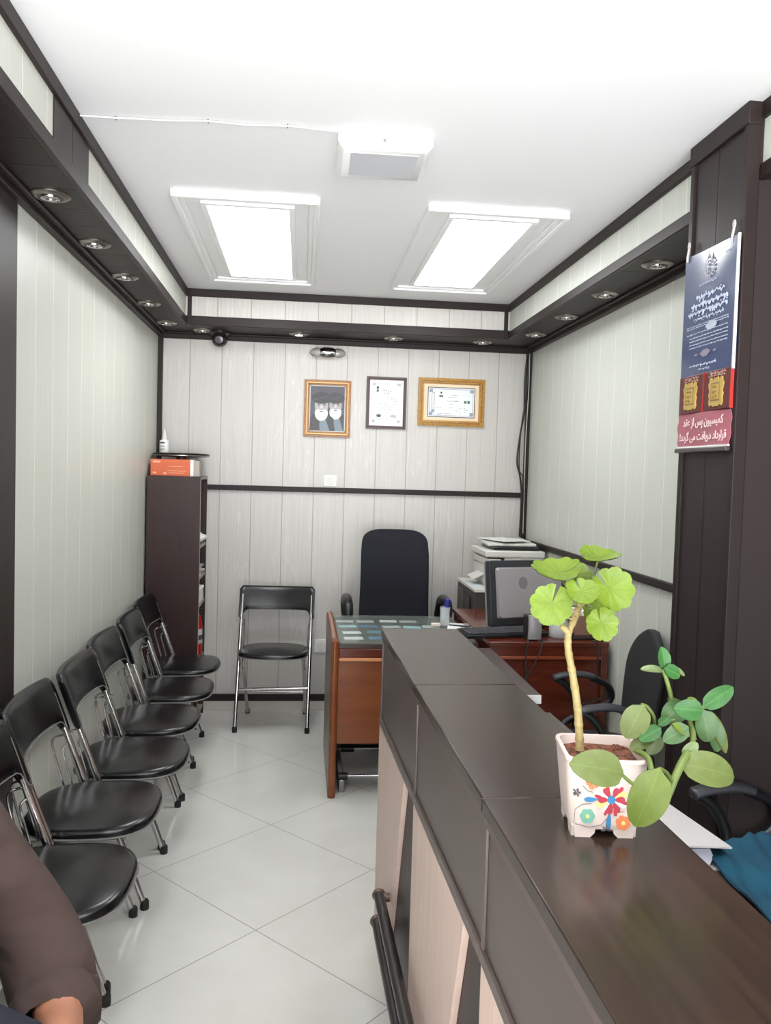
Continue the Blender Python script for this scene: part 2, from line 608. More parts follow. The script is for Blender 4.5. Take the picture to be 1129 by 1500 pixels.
LENS = mat('spot glass', (138, 132, 124), 0.15, 0.3)
LIT = mat('lit spot glass', (255, 250, 240), 0.3)
LIT.node_tree.nodes['Principled BSDF'].inputs['Emission Color'].default_value = (1, 0.96, 0.9, 1)
LIT.node_tree.nodes['Principled BSDF'].inputs['Emission Strength'].default_value = 6.0
SPOTRIM = mat('brushed nickel', (150, 143, 136), 0.28, 0.95)
SPOTDARK = mat('spot dark channel', (48, 42, 40), 0.4)


def spot(loc, label, lens=LENS):
    t = thing('recessed_spotlight', label, 'spotlight', loc, 0, 'round recessed spotlights in the dark soffit')
    MB().lathe([(0.034, 0.0), (0.034, -0.004), (0.045, -0.010), (0.054, -0.008), (0.062, -0.003), (0.062, 0.0)], n=32).build('outer_ring', SPOTRIM, t)
    MB().lathe([(0.0245, -0.001), (0.0245, -0.011), (0.029, -0.012), (0.031, -0.004), (0.031, -0.001)], n=28).build('inner_ring', CHROME, t)
    MB().lathe([(0.030, -0.001), (0.030, -0.0065), (0.041, -0.0088), (0.041, -0.001)], n=28).build('dark_channel', SPOTDARK, t)
    MB().lathe([(0.0, -0.003), (0.0245, -0.003), (0.0245, -0.0075), (0.014, -0.006), (0.0, -0.005)], n=24).build('lens', lens, t)
    return t


places = ['nearest the front', 'second from the front', 'third from the front', 'fourth from the front', 'deepest, by the back corner']
for i, y in enumerate((2.772, 3.334, 3.882, 4.478, 5.05)):
    spot((-0.812, y, ZS), 'round nickel spotlight in the dark soffit over the chairs, ' + places[i])
names = ['beside the dome camera', 'glowing, above the chrome wall lamp', 'above the gold framed certificate', 'nearest the cable corner']
for i, (x, y) in enumerate(((-0.625, 5.262), (-0.032, 5.239), (0.56, 5.235), (1.131, 5.232))):
    spot((x, y, ZS), 'round nickel spotlight in the back soffit, ' + names[i], LIT if i == 1 else LENS)
places = ['nearest, beside the dark pillar', 'second from the pillar', 'third from the pillar', 'deepest, by the back corner']
for i, y in enumerate((3.174, 3.734, 4.296, 4.869)):
    spot((1.374, y, ZS), 'round nickel spotlight in the dark soffit over the desk side, ' + places[i])

# dome camera
c = at(322, 486, 2, ZS)
t = thing('security_camera', 'small black dome security camera under the back soffit', 'camera', (c.x, 5.30, ZS))
MB().lathe([(0.0, 0.0), (0.062, 0.0), (0.062, -0.012), (0.046, -0.022), (0.0, -0.022)], n=24).build('base', BLACKP, t)
MB().ball((0, 0, -0.048), 0.050, 0.046, 0.046).build('dome', mat('smoked dome', (38, 34, 36), 0.15), t)
m = MB()
m.xf = Matrix.Translation((0, -0.040, -0.055)) @ Matrix.Rotation(R(100), 4, 'X')
m.lathe([(0.0, 0.0), (0.024, 0.0), (0.024, 0.012), (0.013, 0.014), (0.013, 0.008), (0.0, 0.008)], n=20)
lens = m.build('lens', mat('camera lens ring', (92, 86, 88), 0.3, 0.6), t)
m = MB()
m.xf = Matrix.Translation((0, -0.048, -0.0565)) @ Matrix.Rotation(R(100), 4, 'X')
m.lathe([(0.0, 0.0), (0.012, 0.0), (0.009, 0.006), (0.0, 0.007)], n=16).build('lens_glass', BLACKP, lens)

# ------------------------------------------------------------------ back wall fittings
c = at(480, 517, 1, 5.36)
t = thing('wall_lamp', 'oval chrome wall lamp with glass ends above the portrait', 'wall lamp', (c.x, YB, c.z))
MB().ball((0, -0.012, 0), 0.085, 0.012, 0.024).build('back_plate', STEEL, t)
m = MB()
m.xf = Matrix.Rotation(PI / 2, 4, 'Y')
m.lathe([(0.0, -0.052), (0.026, -0.05), (0.034, -0.03), (0.036, 0.0), (0.034, 0.03), (0.026, 0.05), (0.0, 0.052)], (0, -0.040, 0), 24)
m.build('chrome_sleeve', CHROME, t)
GLASS = mat('clear ribbed glass', (225, 225, 220), 0.12, 0, 0.5)
GLASS.node_tree.nodes['Principled BSDF'].inputs['Transmission Weight'].default_value = 0.6
for s in (-1, 1):
    m = MB()
    m.xf = Matrix.Rotation(PI / 2, 4, 'Y')
    m.lathe([(0.026, 0.05 * s), (0.029, 0.072 * s), (0.022, 0.096 * s), (0.010, 0.108 * s), (0.0, 0.110 * s)], (0, -0.036, 0), 18)
    m.build('glass_shade', GLASS, t)
    for k in range(3):
        a = k * 2 * PI / 3
        MB().tube(arc((0.05 * s, -0.036 + 0.032 * math.cos(a), 0.032 * math.sin(a)), (0.10 * s, -0.036 + 0.036 * math.cos(a), 0.036 * math.sin(a)), (0.116 * s, -0.036, 0)), 0.0016, 6).build('guard_wire', CHROME, t)
MB().tube([(-0.02, -0.004, 0.03), (-0.024, -0.003, 0.06), (-0.03, -0.004, 0.10)], 0.0015, 6).build('lead_wire', STEEL, t)


def frame_thing(name, label, x0, x1, z0, z1, bands, backm):
    """bands: list of (width, depth, material, name) from the outside in"""
    t = thing(name, label, 'picture frame', ((x0 + x1) / 2, YB, z0))
    w, h = x1 - x0, z1 - z0
    ins = 0.0
    for bw, dep, m, nm in bands:
        mb = MB()
        a, b = -w / 2 + ins, w / 2 - ins
        c0, d0 = ins, h - ins
        for q in (([(a, c0), (b, c0), (b - bw, c0 + bw), (a + bw, c0 + bw)]), ([(a, d0), (a + bw, d0 - bw), (b - bw, d0 - bw), (b, d0)]),
                  ([(a, c0), (a + bw, c0 + bw), (a + bw, d0 - bw), (a, d0)]), ([(b, c0), (b, d0), (b - bw, d0 - bw), (b - bw, c0 + bw)])):
            mb.prism(q, 1, -dep, -0.001)
        mb.build(nm, m, t, bevel=0.0015)
        ins += bw
    return t, w, h, ins


GOLDB = wood_mat('bronze gilt', (140, 92, 52), (165, 115, 66), 0.32, (60, 60, 60))
GOLDL = mat('pale gilt', (196, 150, 96), 0.35, 0.4)
GOLD = wood_mat('ornate gold', (160, 112, 36), (206, 160, 72), 0.32, (90, 90, 90), 0.4)
MAROON = mat('dark maroon wood', (70, 40, 42), 0.35)
INK = mat('grey ink', (92, 92, 98), 0.7)


def flat(mb, pts, y, mi=0, th=0.0004):
    """thin printed shape on a sheet facing -y"""
    mb.mi = mi
    mb.prism(pts, 1, y - th, y)


def ell(cx, cz, rx, rz, n=20, a0=0, a1=2 * PI):
    return [(cx + rx * math.cos(a0 + (a1 - a0) * i / n), cz + rz * math.sin(a0 + (a1 - a0) * i / n)) for i in range(n if a1 - a0 > 6.2 else n + 1)]


# portrait
t, w, h, ins = frame_thing('framed_portrait', 'bronze framed black and white portrait of two bearded people in turbans', 0.010, 0.310, 1.797, 2.163,
                           [(0.014, 0.018, GOLDB, 'outer_frame'), (0.010, 0.024, GOLDL, 'frame_ridge'), (0.010, 0.016, GOLDB, 'inner_frame')], None)
mb = MB()
mb.mi = 0
mb.box(-w / 2 + ins, w / 2 - ins, -0.008, -0.001, ins, h - ins)
PM = [mat('portrait backdrop', (62, 58, 70), 0.3), mat('portrait white', (222, 224, 226), 0.3), mat('portrait black', (28, 26, 30), 0.3), mat('portrait skin grey', (164, 158, 158), 0.3), mat('portrait robe blue grey', (104, 122, 134), 0.3), mat('portrait line', (88, 82, 84), 0.3), mat('portrait border', (205, 200, 196), 0.3)]
b0, b1, c0, c1 = -w / 2 + ins, w / 2 - ins, ins, h - ins
Yp = -0.008
# border line
for q in ([(b0, c0), (b1, c0), (b1, c0 + 0.006), (b0, c0 + 0.006)], [(b0, c1 - 0.006), (b1, c1 - 0.006), (b1, c1), (b0, c1)], [(b0, c0), (b0 + 0.006, c0), (b0 + 0.006, c1), (b0, c1)], [(b1 - 0.006, c0), (b1, c0), (b1, c1), (b1 - 0.006, c1)]):
    flat(mb, q, Yp, 6)


def figure(cx, cz, s, y):
    flat(mb, [(cx - 0.075 * s, c0 + 0.006), (min(cx + 0.09 * s, b1 - 0.007), c0 + 0.006), (min(cx + 0.075 * s, b1 - 0.007), cz - 0.075 * s), (cx + 0.03 * s, cz - 0.05 * s), (cx - 0.045 * s, cz - 0.045 * s), (cx - 0.07 * s, cz - 0.08 * s)], y, 2)
    flat(mb, [(cx - 0.01 * s, c0 + 0.007), (cx + 0.055 * s, c0 + 0.007), (cx + 0.03 * s, cz - 0.09 * s), (cx - 0.012 * s, cz - 0.09 * s)], y - 0.0004, 4)
    flat(mb, ell(cx, cz, 0.044 * s, 0.056 * s), y - 0.0004, 3)
    flat(mb, [(cx + 0.042 * s * math.sin(a) * (1.0 if a_ < 7 else 1.0), cz - 0.048 * s - 0.050 * s * math.cos(a)) for a_, a in [(k, -PI * 0.60 + PI * 1.2 * k / 14) for k in range(15)]] + [(cx + 0.024 * s, cz - 0.022 * s), (cx, cz - 0.030 * s), (cx - 0.024 * s, cz - 0.022 * s)], y - 0.0008, 1)
    flat(mb, ell(cx, cz - 0.036 * s, 0.013 * s, 0.0035 * s, 10), y - 0.0012, 5)
    for q in (-1, 1):
        flat(mb, ell(cx + q * 0.018 * s, cz + 0.010 * s, 0.010 * s, 0.003 * s, 10), y - 0.0012, 5)
        flat(mb, ell(cx + q * 0.018 * s, cz + 0.003 * s, 0.007 * s, 0.0025 * s, 10), y - 0.0012, 2)
    flat(mb, [(cx - 0.004 * s, cz + 0.004 * s), (cx + 0.004 * s, cz + 0.004 * s), (cx + 0.007 * s, cz - 0.016 * s), (cx - 0.007 * s, cz - 0.016 * s)], y - 0.0011, 6)
    flat(mb, ell(cx, cz + 0.050 * s, 0.064 * s, 0.038 * s), y - 0.0012, 2)
    flat(mb, [(cx - 0.05 * s, cz + 0.04 * s), (cx + 0.04 * s, cz + 0.062 * s), (cx + 0.042 * s, cz + 0.058 * s), (cx - 0.05 * s, cz + 0.034 * s)], y - 0.0016, 0)


figure(0.053, 0.205, 0.92, Yp - 0.0002)
figure(-0.038, 0.200, 1.0, Yp - 0.0022)
mb.build('portrait_print', PM, t, smooth=0)


def lines_on(mb, x0, x1, z, y, mi, th=0.0016, parts=3, fill=0.8):
    """a row of short printed words"""
    x = x0
    while x < x1 - 0.004:
        L = rnd.uniform(0.006, 0.020) * parts / 3
        e = min(x + L, x1)
        if rnd.random() < fill:
            hh = th * rnd.uniform(0.7, 1.4)
            flat(mb, [(x, z - hh / 2), (e, z - hh / 2), (e, z + hh / 2), (x, z + hh / 2)], y, mi, 0.0003)
        x = e + 0.004


def hollow(mb, x0, x1, z0, z1, wd, y, mi):
    for q in ([(x0, z0), (x1, z0), (x1, z0 + wd), (x0, z0 + wd)], [(x0, z1 - wd), (x1, z1 - wd), (x1, z1), (x0, z1)], [(x0, z0), (x0 + wd, z0), (x0 + wd, z1), (x0, z1)], [(x1 - wd, z0), (x1, z0), (x1, z1), (x1 - wd, z1)]):
        flat(mb, q, y, mi, 0.0003)


CERT = [mat('certificate paper', (236, 238, 242), 0.3), INK, mat('certificate pale line', (176, 178, 186), 0.5), mat('certificate black', (40, 40, 46), 0.5), mat('stamp green', (54, 104, 78), 0.5), mat('certificate blue grey', (146, 156, 178), 0.5), mat('mount cream', (236, 216, 186), 0.6)]
# portrait-format certificate
t, w, h, ins = frame_thing('framed_certificate', 'upright certificate in a narrow dark maroon frame', 0.412, 0.672, 1.862, 2.198,
                           [(0.012, 0.020, MAROON, 'outer_frame'), (0.008, 0.014, MAROON, 'inner_frame')], None)
mb = MB()
mb.box(-w / 2 + ins, w / 2 - ins, -0.008, -0.001, ins, h - ins)
a0, a1, z0_, z1_ = -w / 2 + ins + 0.02, w / 2 - ins - 0.02, ins + 0.022, h - ins - 0.022
hollow(mb, a0, a1, z0_, z1_, 0.0014, -0.008, 2)
for cx, cz in ((a0 + 0.008, z0_ + 0.008), (a1 - 0.008, z0_ + 0.008), (a0 + 0.008, z1_ - 0.006), (a1 - 0.008, z1_ - 0.006)):
    flat(mb, ell(cx, cz, 0.012, 0.010, 12), -0.008, 2, 0.0002)
flat(mb, ell(-0.058, 0.266, 0.008, 0.011, 12), -0.008, 3)
flat(mb, [(-0.068, 0.240), (-0.048, 0.240), (-0.052, 0.254), (-0.064, 0.254)], -0.008, 1)
lines_on(mb, -0.06, 0.075, 0.292, -0.008, 1, 0.003)
lines_on(mb, -0.022, 0.03, 0.246, -0.008, 3, 0.004, 2, 1.0)
for z, x0, x1 in ((0.23, -0.02, 0.02), (0.205, 0.0, 0.07), (0.192, -0.02, 0.075), (0.178, -0.03, 0.075), (0.162, -0.075, 0.075), (0.150, -0.075, 0.02), (0.138, -0.05, 0.07), (0.124, -0.06, 0.06)):
    lines_on(mb, x0, x1, z, -0.008, 1, 0.0022)
flat(mb, ell(-0.048, 0.085, 0.016, 0.011), -0.008, 1)
flat(mb, ell(0.048, 0.085, 0.020, 0.010), -0.008, 2)
lines_on(mb, 0.02, 0.07, 0.078, -0.0083, 1, 0.002)
lines_on(mb, -0.07, -0.03, 0.068, -0.0083, 1, 0.002)
mb.build('certificate_sheet', CERT, t, smooth=0)
# wide gold certificate
t, w, h, ins = frame_thing('framed_certificate', 'wide certificate with cream mount in an ornate gold frame', 0.750, 1.190, 1.893, 2.205,
                           [(0.010, 0.022, GOLD, 'outer_frame'), (0.022, 0.030, GOLD, 'ornate_moulding'), (0.006, 0.016, GOLDL, 'inner_frame')], None)
mb = MB()
for k in range(34):
    for z in (0.021, h - 0.021):
        mb.ball((-w / 2 + 0.03 + k * (w - 0.06) / 33, -0.031, z), 0.0045, 0.003, 0.0055, 6)
for k in range(22):
    for x in (-w / 2 + 0.021, w / 2 - 0.021):
        mb.ball((x, -0.031, 0.034 + k * (h - 0.068) / 21), 0.0055, 0.003, 0.0045, 6)
mb.build('beading', GOLDB, t)
mb = MB()
mb.mi = 6
mb.box(-w / 2 + ins, w / 2 - ins, -0.008, -0.001, ins, h - ins)
flat(mb, [(-0.157, 0.058), (0.157, 0.058), (0.157, 0.254), (-0.157, 0.254)], -0.008, 3)
flat(mb, [(-0.152, 0.063), (0.152, 0.063), (0.152, 0.249), (-0.152, 0.249)], -0.0084, 0)
hollow(mb, -0.146, 0.146, 0.069, 0.243, 0.003, -0.0088, 5)
for cx, cz in ((-0.136, 0.08), (0.136, 0.08), (0.136, 0.232), (-0.136, 0.232)):
    flat(mb, [(cx - 0.012, cz - 0.012), (cx + 0.012, cz - 0.012), (cx + 0.012, cz + 0.012), (cx - 0.012, cz + 0.012)], -0.0088, 5)
hollow(mb, -0.130, -0.112, 0.098, 0.222, 0.003, -0.0088, 1)
flat(mb, ell(-0.121, 0.098, 0.012, 0.012), -0.0088, 5)
for cx, cz in ((-0.075, 0.196), (-0.062, 0.196), (-0.068, 0.218)):
    flat(mb, ell(cx, cz, 0.006, 0.008, 10), -0.0088, 3)
lines_on(mb, -0.012, 0.012, 0.230, -0.0088, 3, 0.004)
lines_on(mb, -0.02, 0.05, 0.203, -0.0088, 1, 0.002)
lines_on(mb, -0.02, 0.06, 0.190, -0.0088, 1, 0.002)
lines_on(mb, -0.025, 0.045, 0.165, -0.0088, 3, 0.0035, 2, 1.0)
for cx in (0.094, 0.116):
    flat(mb, [(cx - 0.009, 0.152), (cx + 0.007, 0.152), (cx + 0.007, 0.170), (cx - 0.009, 0.170)], -0.0088, 4)
for z, x0, x1 in ((0.145, -0.01, 0.01), (0.122, -0.1, -0.06), (0.122, -0.02, 0.02), (0.118, 0.05, 0.1), (0.107, 0.03, 0.11), (0.095, 0.03, 0.1), (0.085, -0.05, 0.1)):
    lines_on(mb, x0, x1, z, -0.0088, 1, 0.002)
flat(mb, [(-0.09, 0.074), (-0.062, 0.080), (-0.062, 0.084), (-0.09, 0.078)], -0.0088, 3)
mb.build('certificate_sheet', CERT, t, smooth=0)

# switch and socket
c = at(483.5, 704, 1, YB)
t = thing('light_switch', 'white square light switch just above the dado rail', 'light switch', (c.x, YB, c.z))
MB().box(-0.041, 0.041, -0.008, 0, -0.036, 0.036).build('plate', WHITE, t, bevel=0.003)
MB().box(-0.026, 0.026, -0.012, -0.007, -0.024, 0.024).build('rocker', OFFWHITE, t, bevel=0.002)
c = at(470, 946, 1, YB)
t = thing('wall_socket', 'white electrical wall socket between the folding chair and the desk', 'socket', (c.x, YB, c.z))
MB().box(-0.045, 0.045, -0.010, 0, -0.045, 0.045).build('plate', WHITE, t, bevel=0.003)
m = MB()
m.xf = Matrix.Translation((0, -0.010, 0)) @ Matrix.Rotation(PI / 2, 4, 'X')
m.lathe([(0.022, 0.0), (0.030, 0.0), (0.030, 0.006), (0.022, 0.006)], n=24)
m.build('socket_ring', OFFWHITE, t)
for s in (-1, 1):
    m = MB()
    m.xf = Matrix.Translation((0.010 * s, -0.0095, 0)) @ Matrix.Rotation(PI / 2, 4, 'X')
    m.lathe([(0.0, 0.0), (0.003, 0.0), (0.003, 0.002), (0.0, 0.002)], n=10).build('contact_hole', BLACKP, t)

# cables hanging in the right back corner
CABLE = mat('black cable', (30, 28, 28), 0.5)
base = Vector((1.455, 5.36, 2.38))
t = thing('corner_cable', 'black cables hanging down the right back corner trim', 'cable', base)
MB().tube([p - base for p in smooth_path([(1.462, 5.362, 2.385), (1.450, 5.362, 2.2), (1.452, 5.36, 2.0), (1.430, 5.355, 1.85), (1.415, 5.355, 1.68), (1.440, 5.36, 1.58), (1.455, 5.36, 1.45), (1.452, 5.362, 1.18)])], 0.006, 8).build('thick_cable', CABLE, t)
MB().tube([p - base for p in smooth_path([(1.468, 5.355, 2.385), (1.462, 5.355, 2.1), (1.440, 5.355, 1.95), (1.428, 5.35, 1.75), (1.432, 5.35, 1.62), (1.462, 5.352, 1.54), (1.466, 5.36, 1.2)])], 0.004, 8).build('thin_cable', CABLE, t)
MB().tube([p - base for p in smooth_path([(1.476, 5.362, 2.386), (1.478, 5.36, 2.15), (1.470, 5.36, 1.8), (1.474, 5.36, 1.2)])], 0.003, 8).build('pale_cable', mat('grey cable', (190, 186, 180), 0.5), t)

# ------------------------------------------------------------------ poster, plaques and notice on the pillar
FLATX = Matrix(((0, 0, -1, 0), (-1, 0, 0, 0), (0, 1, 0, 0), (0, 0, 0, 1)))   # local (x right, y up, z out) on a wall facing -x


def wallthing(name, label, cat, y, z, group=None):
    t = thing(name, label, cat, (PX - 0.009, y, z), 0, group)
    return t


def xprism(mb, pts, x, mi, th=0.0005):
    """printed shape on a sheet facing -x; pts (u to the right seen from the room, v up)"""
    mb.mi = mi
    mb.prism([(-u, v) for u, v in pts], 0, x - th, x)


def squiggle(mb, u0, u1, v, hgt, x, mi, th=0.0018):
    """joined pen strokes like a line of cursive writing"""
    u = u0
    while u < u1 - 0.003:
        L = rnd.uniform(0.008, 0.024)
        e = min(u + L, u1)
        pts = []
        n = 7
        for i in range(n + 1):
            k = i / n
            pts.append((x - 0.0005, -(u + (e - u) * k), v + hgt * (0.55 * math.sin(k * PI * rnd.choice((1, 2, 3))) * rnd.uniform(0.5, 1.2))))
        mb.mi = mi
        mb.tube(pts, th / 2, 4)
        if rnd.random() < 0.5:
            mb.ball((x - 0.0005, -(u + (e - u) * 0.5), v + hgt * rnd.choice((-0.7, 0.9))), th * 0.6, th * 0.6, th * 0.6, 6)
        u = e + 0.003


POST = [mat('poster blue', (74, 84, 116), 0.16, 0, 0.6), mat('poster writing', (176, 184, 204), 0.4), mat('poster emblem', (128, 124, 142), 0.4), mat('poster edge', (214, 216, 220), 0.4)]
yc, zb = 2.412, 1.905
t = wallthing('wall_poster', 'blue laminated notice poster with lines of script taped to the dark pillar', 'poster', yc, zb)
mb = MB()


def poster_pt(u, v):
    return (-0.004 - 0.003 * math.sin(u * 5) * math.sin(v * 4 + 1), 0.163 - u * 0.328, v * 0.382 + (0.0 if v < 0.5 else -0.012 * u * (v - 0.5) * 2) + (-0.010 * u * (1 - v)))


mb.grid(poster_pt, 16, 18, (0.0025, 0, 0))
mb.mi = 3
mb.box(-0.009, -0.003, -0.170, -0.162, -0.006, 0.372)
mb.mi = 1
X0 = -0.0075
# emblem: round crest with rays
mb.mi = 2
for k in range(14):
    a = k / 14 * 2 * PI
    xprism(mb, [(0.0 + 0.024 * math.cos(a) - 0.006 * math.sin(a), 0.318 + 0.024 * math.sin(a) + 0.006 * math.cos(a)), (0.024 * math.cos(a) + 0.006 * math.sin(a), 0.318 + 0.024 * math.sin(a) - 0.006 * math.cos(a)), (0.036 * math.cos(a), 0.318 + 0.036 * math.sin(a))], X0, 2)
for k in range(10):
    a = k / 10 * 2 * PI
    mb.ball((X0, -0.017 * math.cos(a), 0.318 + 0.017 * math.sin(a)), 0.001, 0.004, 0.004, 6)
xprism(mb, [(-0.007, 0.345), (0.007, 0.345), (0.0, 0.368)], X0, 2)
for u0, u1, v, hh, th in ((0.09, 0.135, 0.338, 0.004, 0.0016), (-0.055, 0.05, 0.272, 0.006, 0.002), (-0.07, 0.10, 0.236, 0.012, 0.0034), (-0.10, 0.12, 0.212, 0.014, 0.0044), (-0.12, 0.12, 0.190, 0.012, 0.004), (-0.08, 0.10, 0.170, 0.008, 0.0026)):
    squiggle(mb, u0, u1, v, hh, X0, 1, th)
for v in (0.152, 0.146, 0.128, 0.116, 0.106, 0.095, 0.085):
    squiggle(mb, -0.125 + 0.02 * (v < 0.12), 0.13, v - 0.0, 0.002, X0, 1, 0.0026)
xprism(mb, ell(0.03, 0.14, 0.034, 0.012, 20), X0 - 0.0002, 1, 0.0003)
# lower ornament
xprism(mb, [(-0.035, 0.062), (-0.012, 0.072), (0.012, 0.073), (0.032, 0.063), (0.012, 0.051), (-0.012, 0.050)], X0, 2)
for u in (-0.06, 0.058):
    xprism(mb, [(u - 0.014, 0.062), (u, 0.066), (u + 0.014, 0.062), (u, 0.058)], X0, 2)
squiggle(mb, -0.10, 0.07, 0.028, 0.006, X0, 1, 0.0026)
squiggle(mb, -0.04, 0.03, 0.014, 0.004, X0, 1, 0.002)
mb.build('sheet', POST, t, smooth=30)
CLEAR = mat('cloudy adhesive hook', (176, 172, 170), 0.3)
for u, v in ((-0.14, 0.395), (0.135, 0.385)):
    m = MB()
    m.ball((-0.006, -u, v + 0.02), 0.004, 0.009, 0.013)
    m.tube([(-0.006, -u, v + 0.012), (-0.008, -u + 0.004, v - 0.012), (-0.007, -u + 0.006, v - 0.03)], 0.004, 8)
    m.build('adhesive_hook', CLEAR, t)

RED = [mat('plaque dark red', (88, 24, 24), 0.35), mat('plaque gold', (186, 156, 84), 0.4), mat('plaque relief', (140, 112, 52), 0.45), mat('plaque script', (176, 140, 128), 0.5)]


def plaque(yc, label):
    t = wallthing('red_plaque', label, 'plaque', yc, 1.788, 'pair of red plaques under the poster')
    MB().box(-0.008, 0, -0.079, 0.079, 0, 0.118).build('board', RED[0], t, bevel=0.002)
    mb = MB()
    # ornate cartouche outline
    half = [(0.0, 0.012), (0.012, 0.010), (0.022, 0.016), (0.034, 0.012), (0.040, 0.022), (0.037, 0.034), (0.042, 0.046), (0.036, 0.056), (0.041, 0.066), (0.044, 0.078), (0.037, 0.084), (0.036, 0.094), (0.028, 0.096), (0.022, 0.088), (0.013, 0.090), (0.012, 0.096), (0.0, 0.094)]
    pts = half + [(-u, v) for u, v in reversed(half[1:-1])]
    xprism(mb, pts, -0.008, 0, 0.004)
    xprism(mb, [(-0.026, 0.026), (0.026, 0.026), (0.026, 0.080), (-0.026, 0.080)], -0.012, 1, 0.001)
    xprism(mb, [(-0.021, 0.031), (0.021, 0.031), (0.021, 0.075), (-0.021, 0.075)], -0.013, 0, 0.0008)
    for k in range(3):
        squiggle(mb, -0.014, 0.014, 0.038 + k * 0.014, 0.005, -0.0136, 1, 0.004)
    mb.build('gold_cartouche', [RED[1], RED[2]], t)
    mb = MB()
    squiggle(mb, -0.045, 0.05, 0.108, 0.006, -0.008, 0, 0.003)
    squiggle(mb, -0.05, 0.045, 0.101, 0.005, -0.008, 0, 0.0026)
    mb.build('script_line', RED[3], t)
    MB().box(-0.010, 0.0, -0.0815, -0.079, 0, 0.118).build('red_edge', mat('plaque bright red', (168, 40, 40), 0.4), t)


plaque(2.492, 'dark red plaque with gold cartouche under the poster, further from the front')
plaque(2.330, 'dark red plaque with gold cartouche under the poster, nearer the front')

# pink notice with the commission text
FORMS = {'ک': (0xFB8E, 0xFB8F, 0xFB90, 0xFB91), 'م': (0xFEE1, 0xFEE2, 0xFEE3, 0xFEE4), 'ی': (0xFBFC, 0xFBFD, 0xFBFE, 0xFBFF), 'س': (0xFEB1, 0xFEB2, 0xFEB3, 0xFEB4),
         'و': (0xFEED, 0xFEEE, None, None), 'ن': (0xFEE5, 0xFEE6, 0xFEE7, 0xFEE8), 'پ': (0xFB56, 0xFB57, 0xFB58, 0xFB59), 'ا': (0xFE8D, 0xFE8E, None, None),
         'ز': (0xFEAF, 0xFEB0, None, None), 'ع': (0xFEC9, 0xFECA, 0xFECB, 0xFECC), 'ق': (0xFED5, 0xFED6, 0xFED7, 0xFED8), 'د': (0xFEA9, 0xFEAA, None, None),
         'ر': (0xFEAD, 0xFEAE, None, None), 'ف': (0xFED1, 0xFED2, 0xFED3, 0xFED4), 'ت': (0xFE95, 0xFE96, 0xFE97, 0xFE98), 'گ': (0xFB92, 0xFB93, 0xFB94, 0xFB95), '!': None, ' ': None}


def shape_fa(s):
    out = []
    for i, ch in enumerate(s):
        f = FORMS.get(ch)
        if not f:
            out.append(ch)
            continue
        p = FORMS.get(s[i - 1]) if i else None
        q = FORMS.get(s[i + 1]) if i + 1 < len(s) else None
        jp = bool(p and p[2])
        jn = bool(q and f[2])
        out.append(chr(f[3] if jp and jn else f[1] if jp else f[2] if jn else f[0]))
    return ''.join(reversed(out))


def text_mesh(body, width, height):
    cu = bpy.data.curves.new('lettering', 'FONT')
    cu.body = body
    cu.extrude = 0.01
    cu.offset = 0.012
    o = bpy.data.objects.new('lettering', cu)
    COL.objects.link(o)
    bpy.context.view_layer.update()
    dg = bpy.context.evaluated_depsgraph_get()
    me = bpy.data.meshes.new_from_object(o.evaluated_get(dg))
    xs = [v.co.x for v in me.vertices]
    ys = [v.co.y for v in me.vertices]
    sx = width / (max(xs) - min(xs))
    sy = height / (max(ys) - min(ys))
    mx, my = (max(xs) + min(xs)) / 2, min(ys)
    for v in me.vertices:
        v.co = ((v.co.x - mx) * sx, (v.co.y - my) * sy, v.co.z * 0.05)
    bpy.data.objects.remove(o)
    bpy.data.curves.remove(cu)
    return me


t = wallthing('pink_notice', 'small pink notice with two lines of white lettering on the pillar', 'notice', 2.410, 1.684)


def notice_pt(u, v):
    return (-0.004 - 0.003 * math.sin(u * 9 + v * 3), 0.164 - u * 0.322 + 0.004 * math.sin(v * 14), v * 0.108 - 0.006 * u)


mb = MB()
mb.grid(notice_pt, 18, 8, (0.002, 0, 0))
sheet = mb.build('sheet', mat('notice pink', (170, 96, 110), 0.3), t)
for body, wdt, hgt, v in (("کمیسیون پس از عقد", 0.25, 0.036, 0.054), ("قرارداد دریافت می گردد!", 0.29, 0.036, 0.012)):
    me = text_mesh(shape_fa(body), wdt, hgt)
    me.materials.append(mat('notice lettering', (236, 214, 214), 0.5))
    o = bpy.data.objects.new('lettering', me)
    COL.objects.link(o)
    o.parent = sheet
    o.matrix_basis = Matrix.Translation((-0.0078, 0, v)) @ FLATX
MB().box(-0.016, 0.0, -0.160, 0.164, -0.018, -0.004).build('holder_strip', mat('notice holder', (66, 58, 58), 0.3), t, bevel=0.003)
MB().box(-0.008, -0.0035, -0.16, 0.162, -0.003, 0.002).build('white_edge', WHITE, t)

# ------------------------------------------------------------------ folding chairs


def pad_seat(mb, w, d, z0, zt, cy, e=2.9, crown=0.014, front=1.0):
    rings = []
    for s, z in ((0.90, z0), (0.985, z0 + 0.004), (1.0, z0 + 0.014), (0.995, zt - 0.012), (0.965, zt - 0.003), (0.90, zt + 0.0), (0.72, zt + crown * 0.5), (0.42, zt + crown * 0.85), (0.12, zt + crown)):
        rings.append([(x * s * (1 + 0.05 * (-(y - cy) / d)), cy + (y - cy) * s, z + 0.006 * ((y - cy) / d) * -2 * 0.5) for x, y in superell(w, d, e, 44, cy)])
    mb.loft(rings)


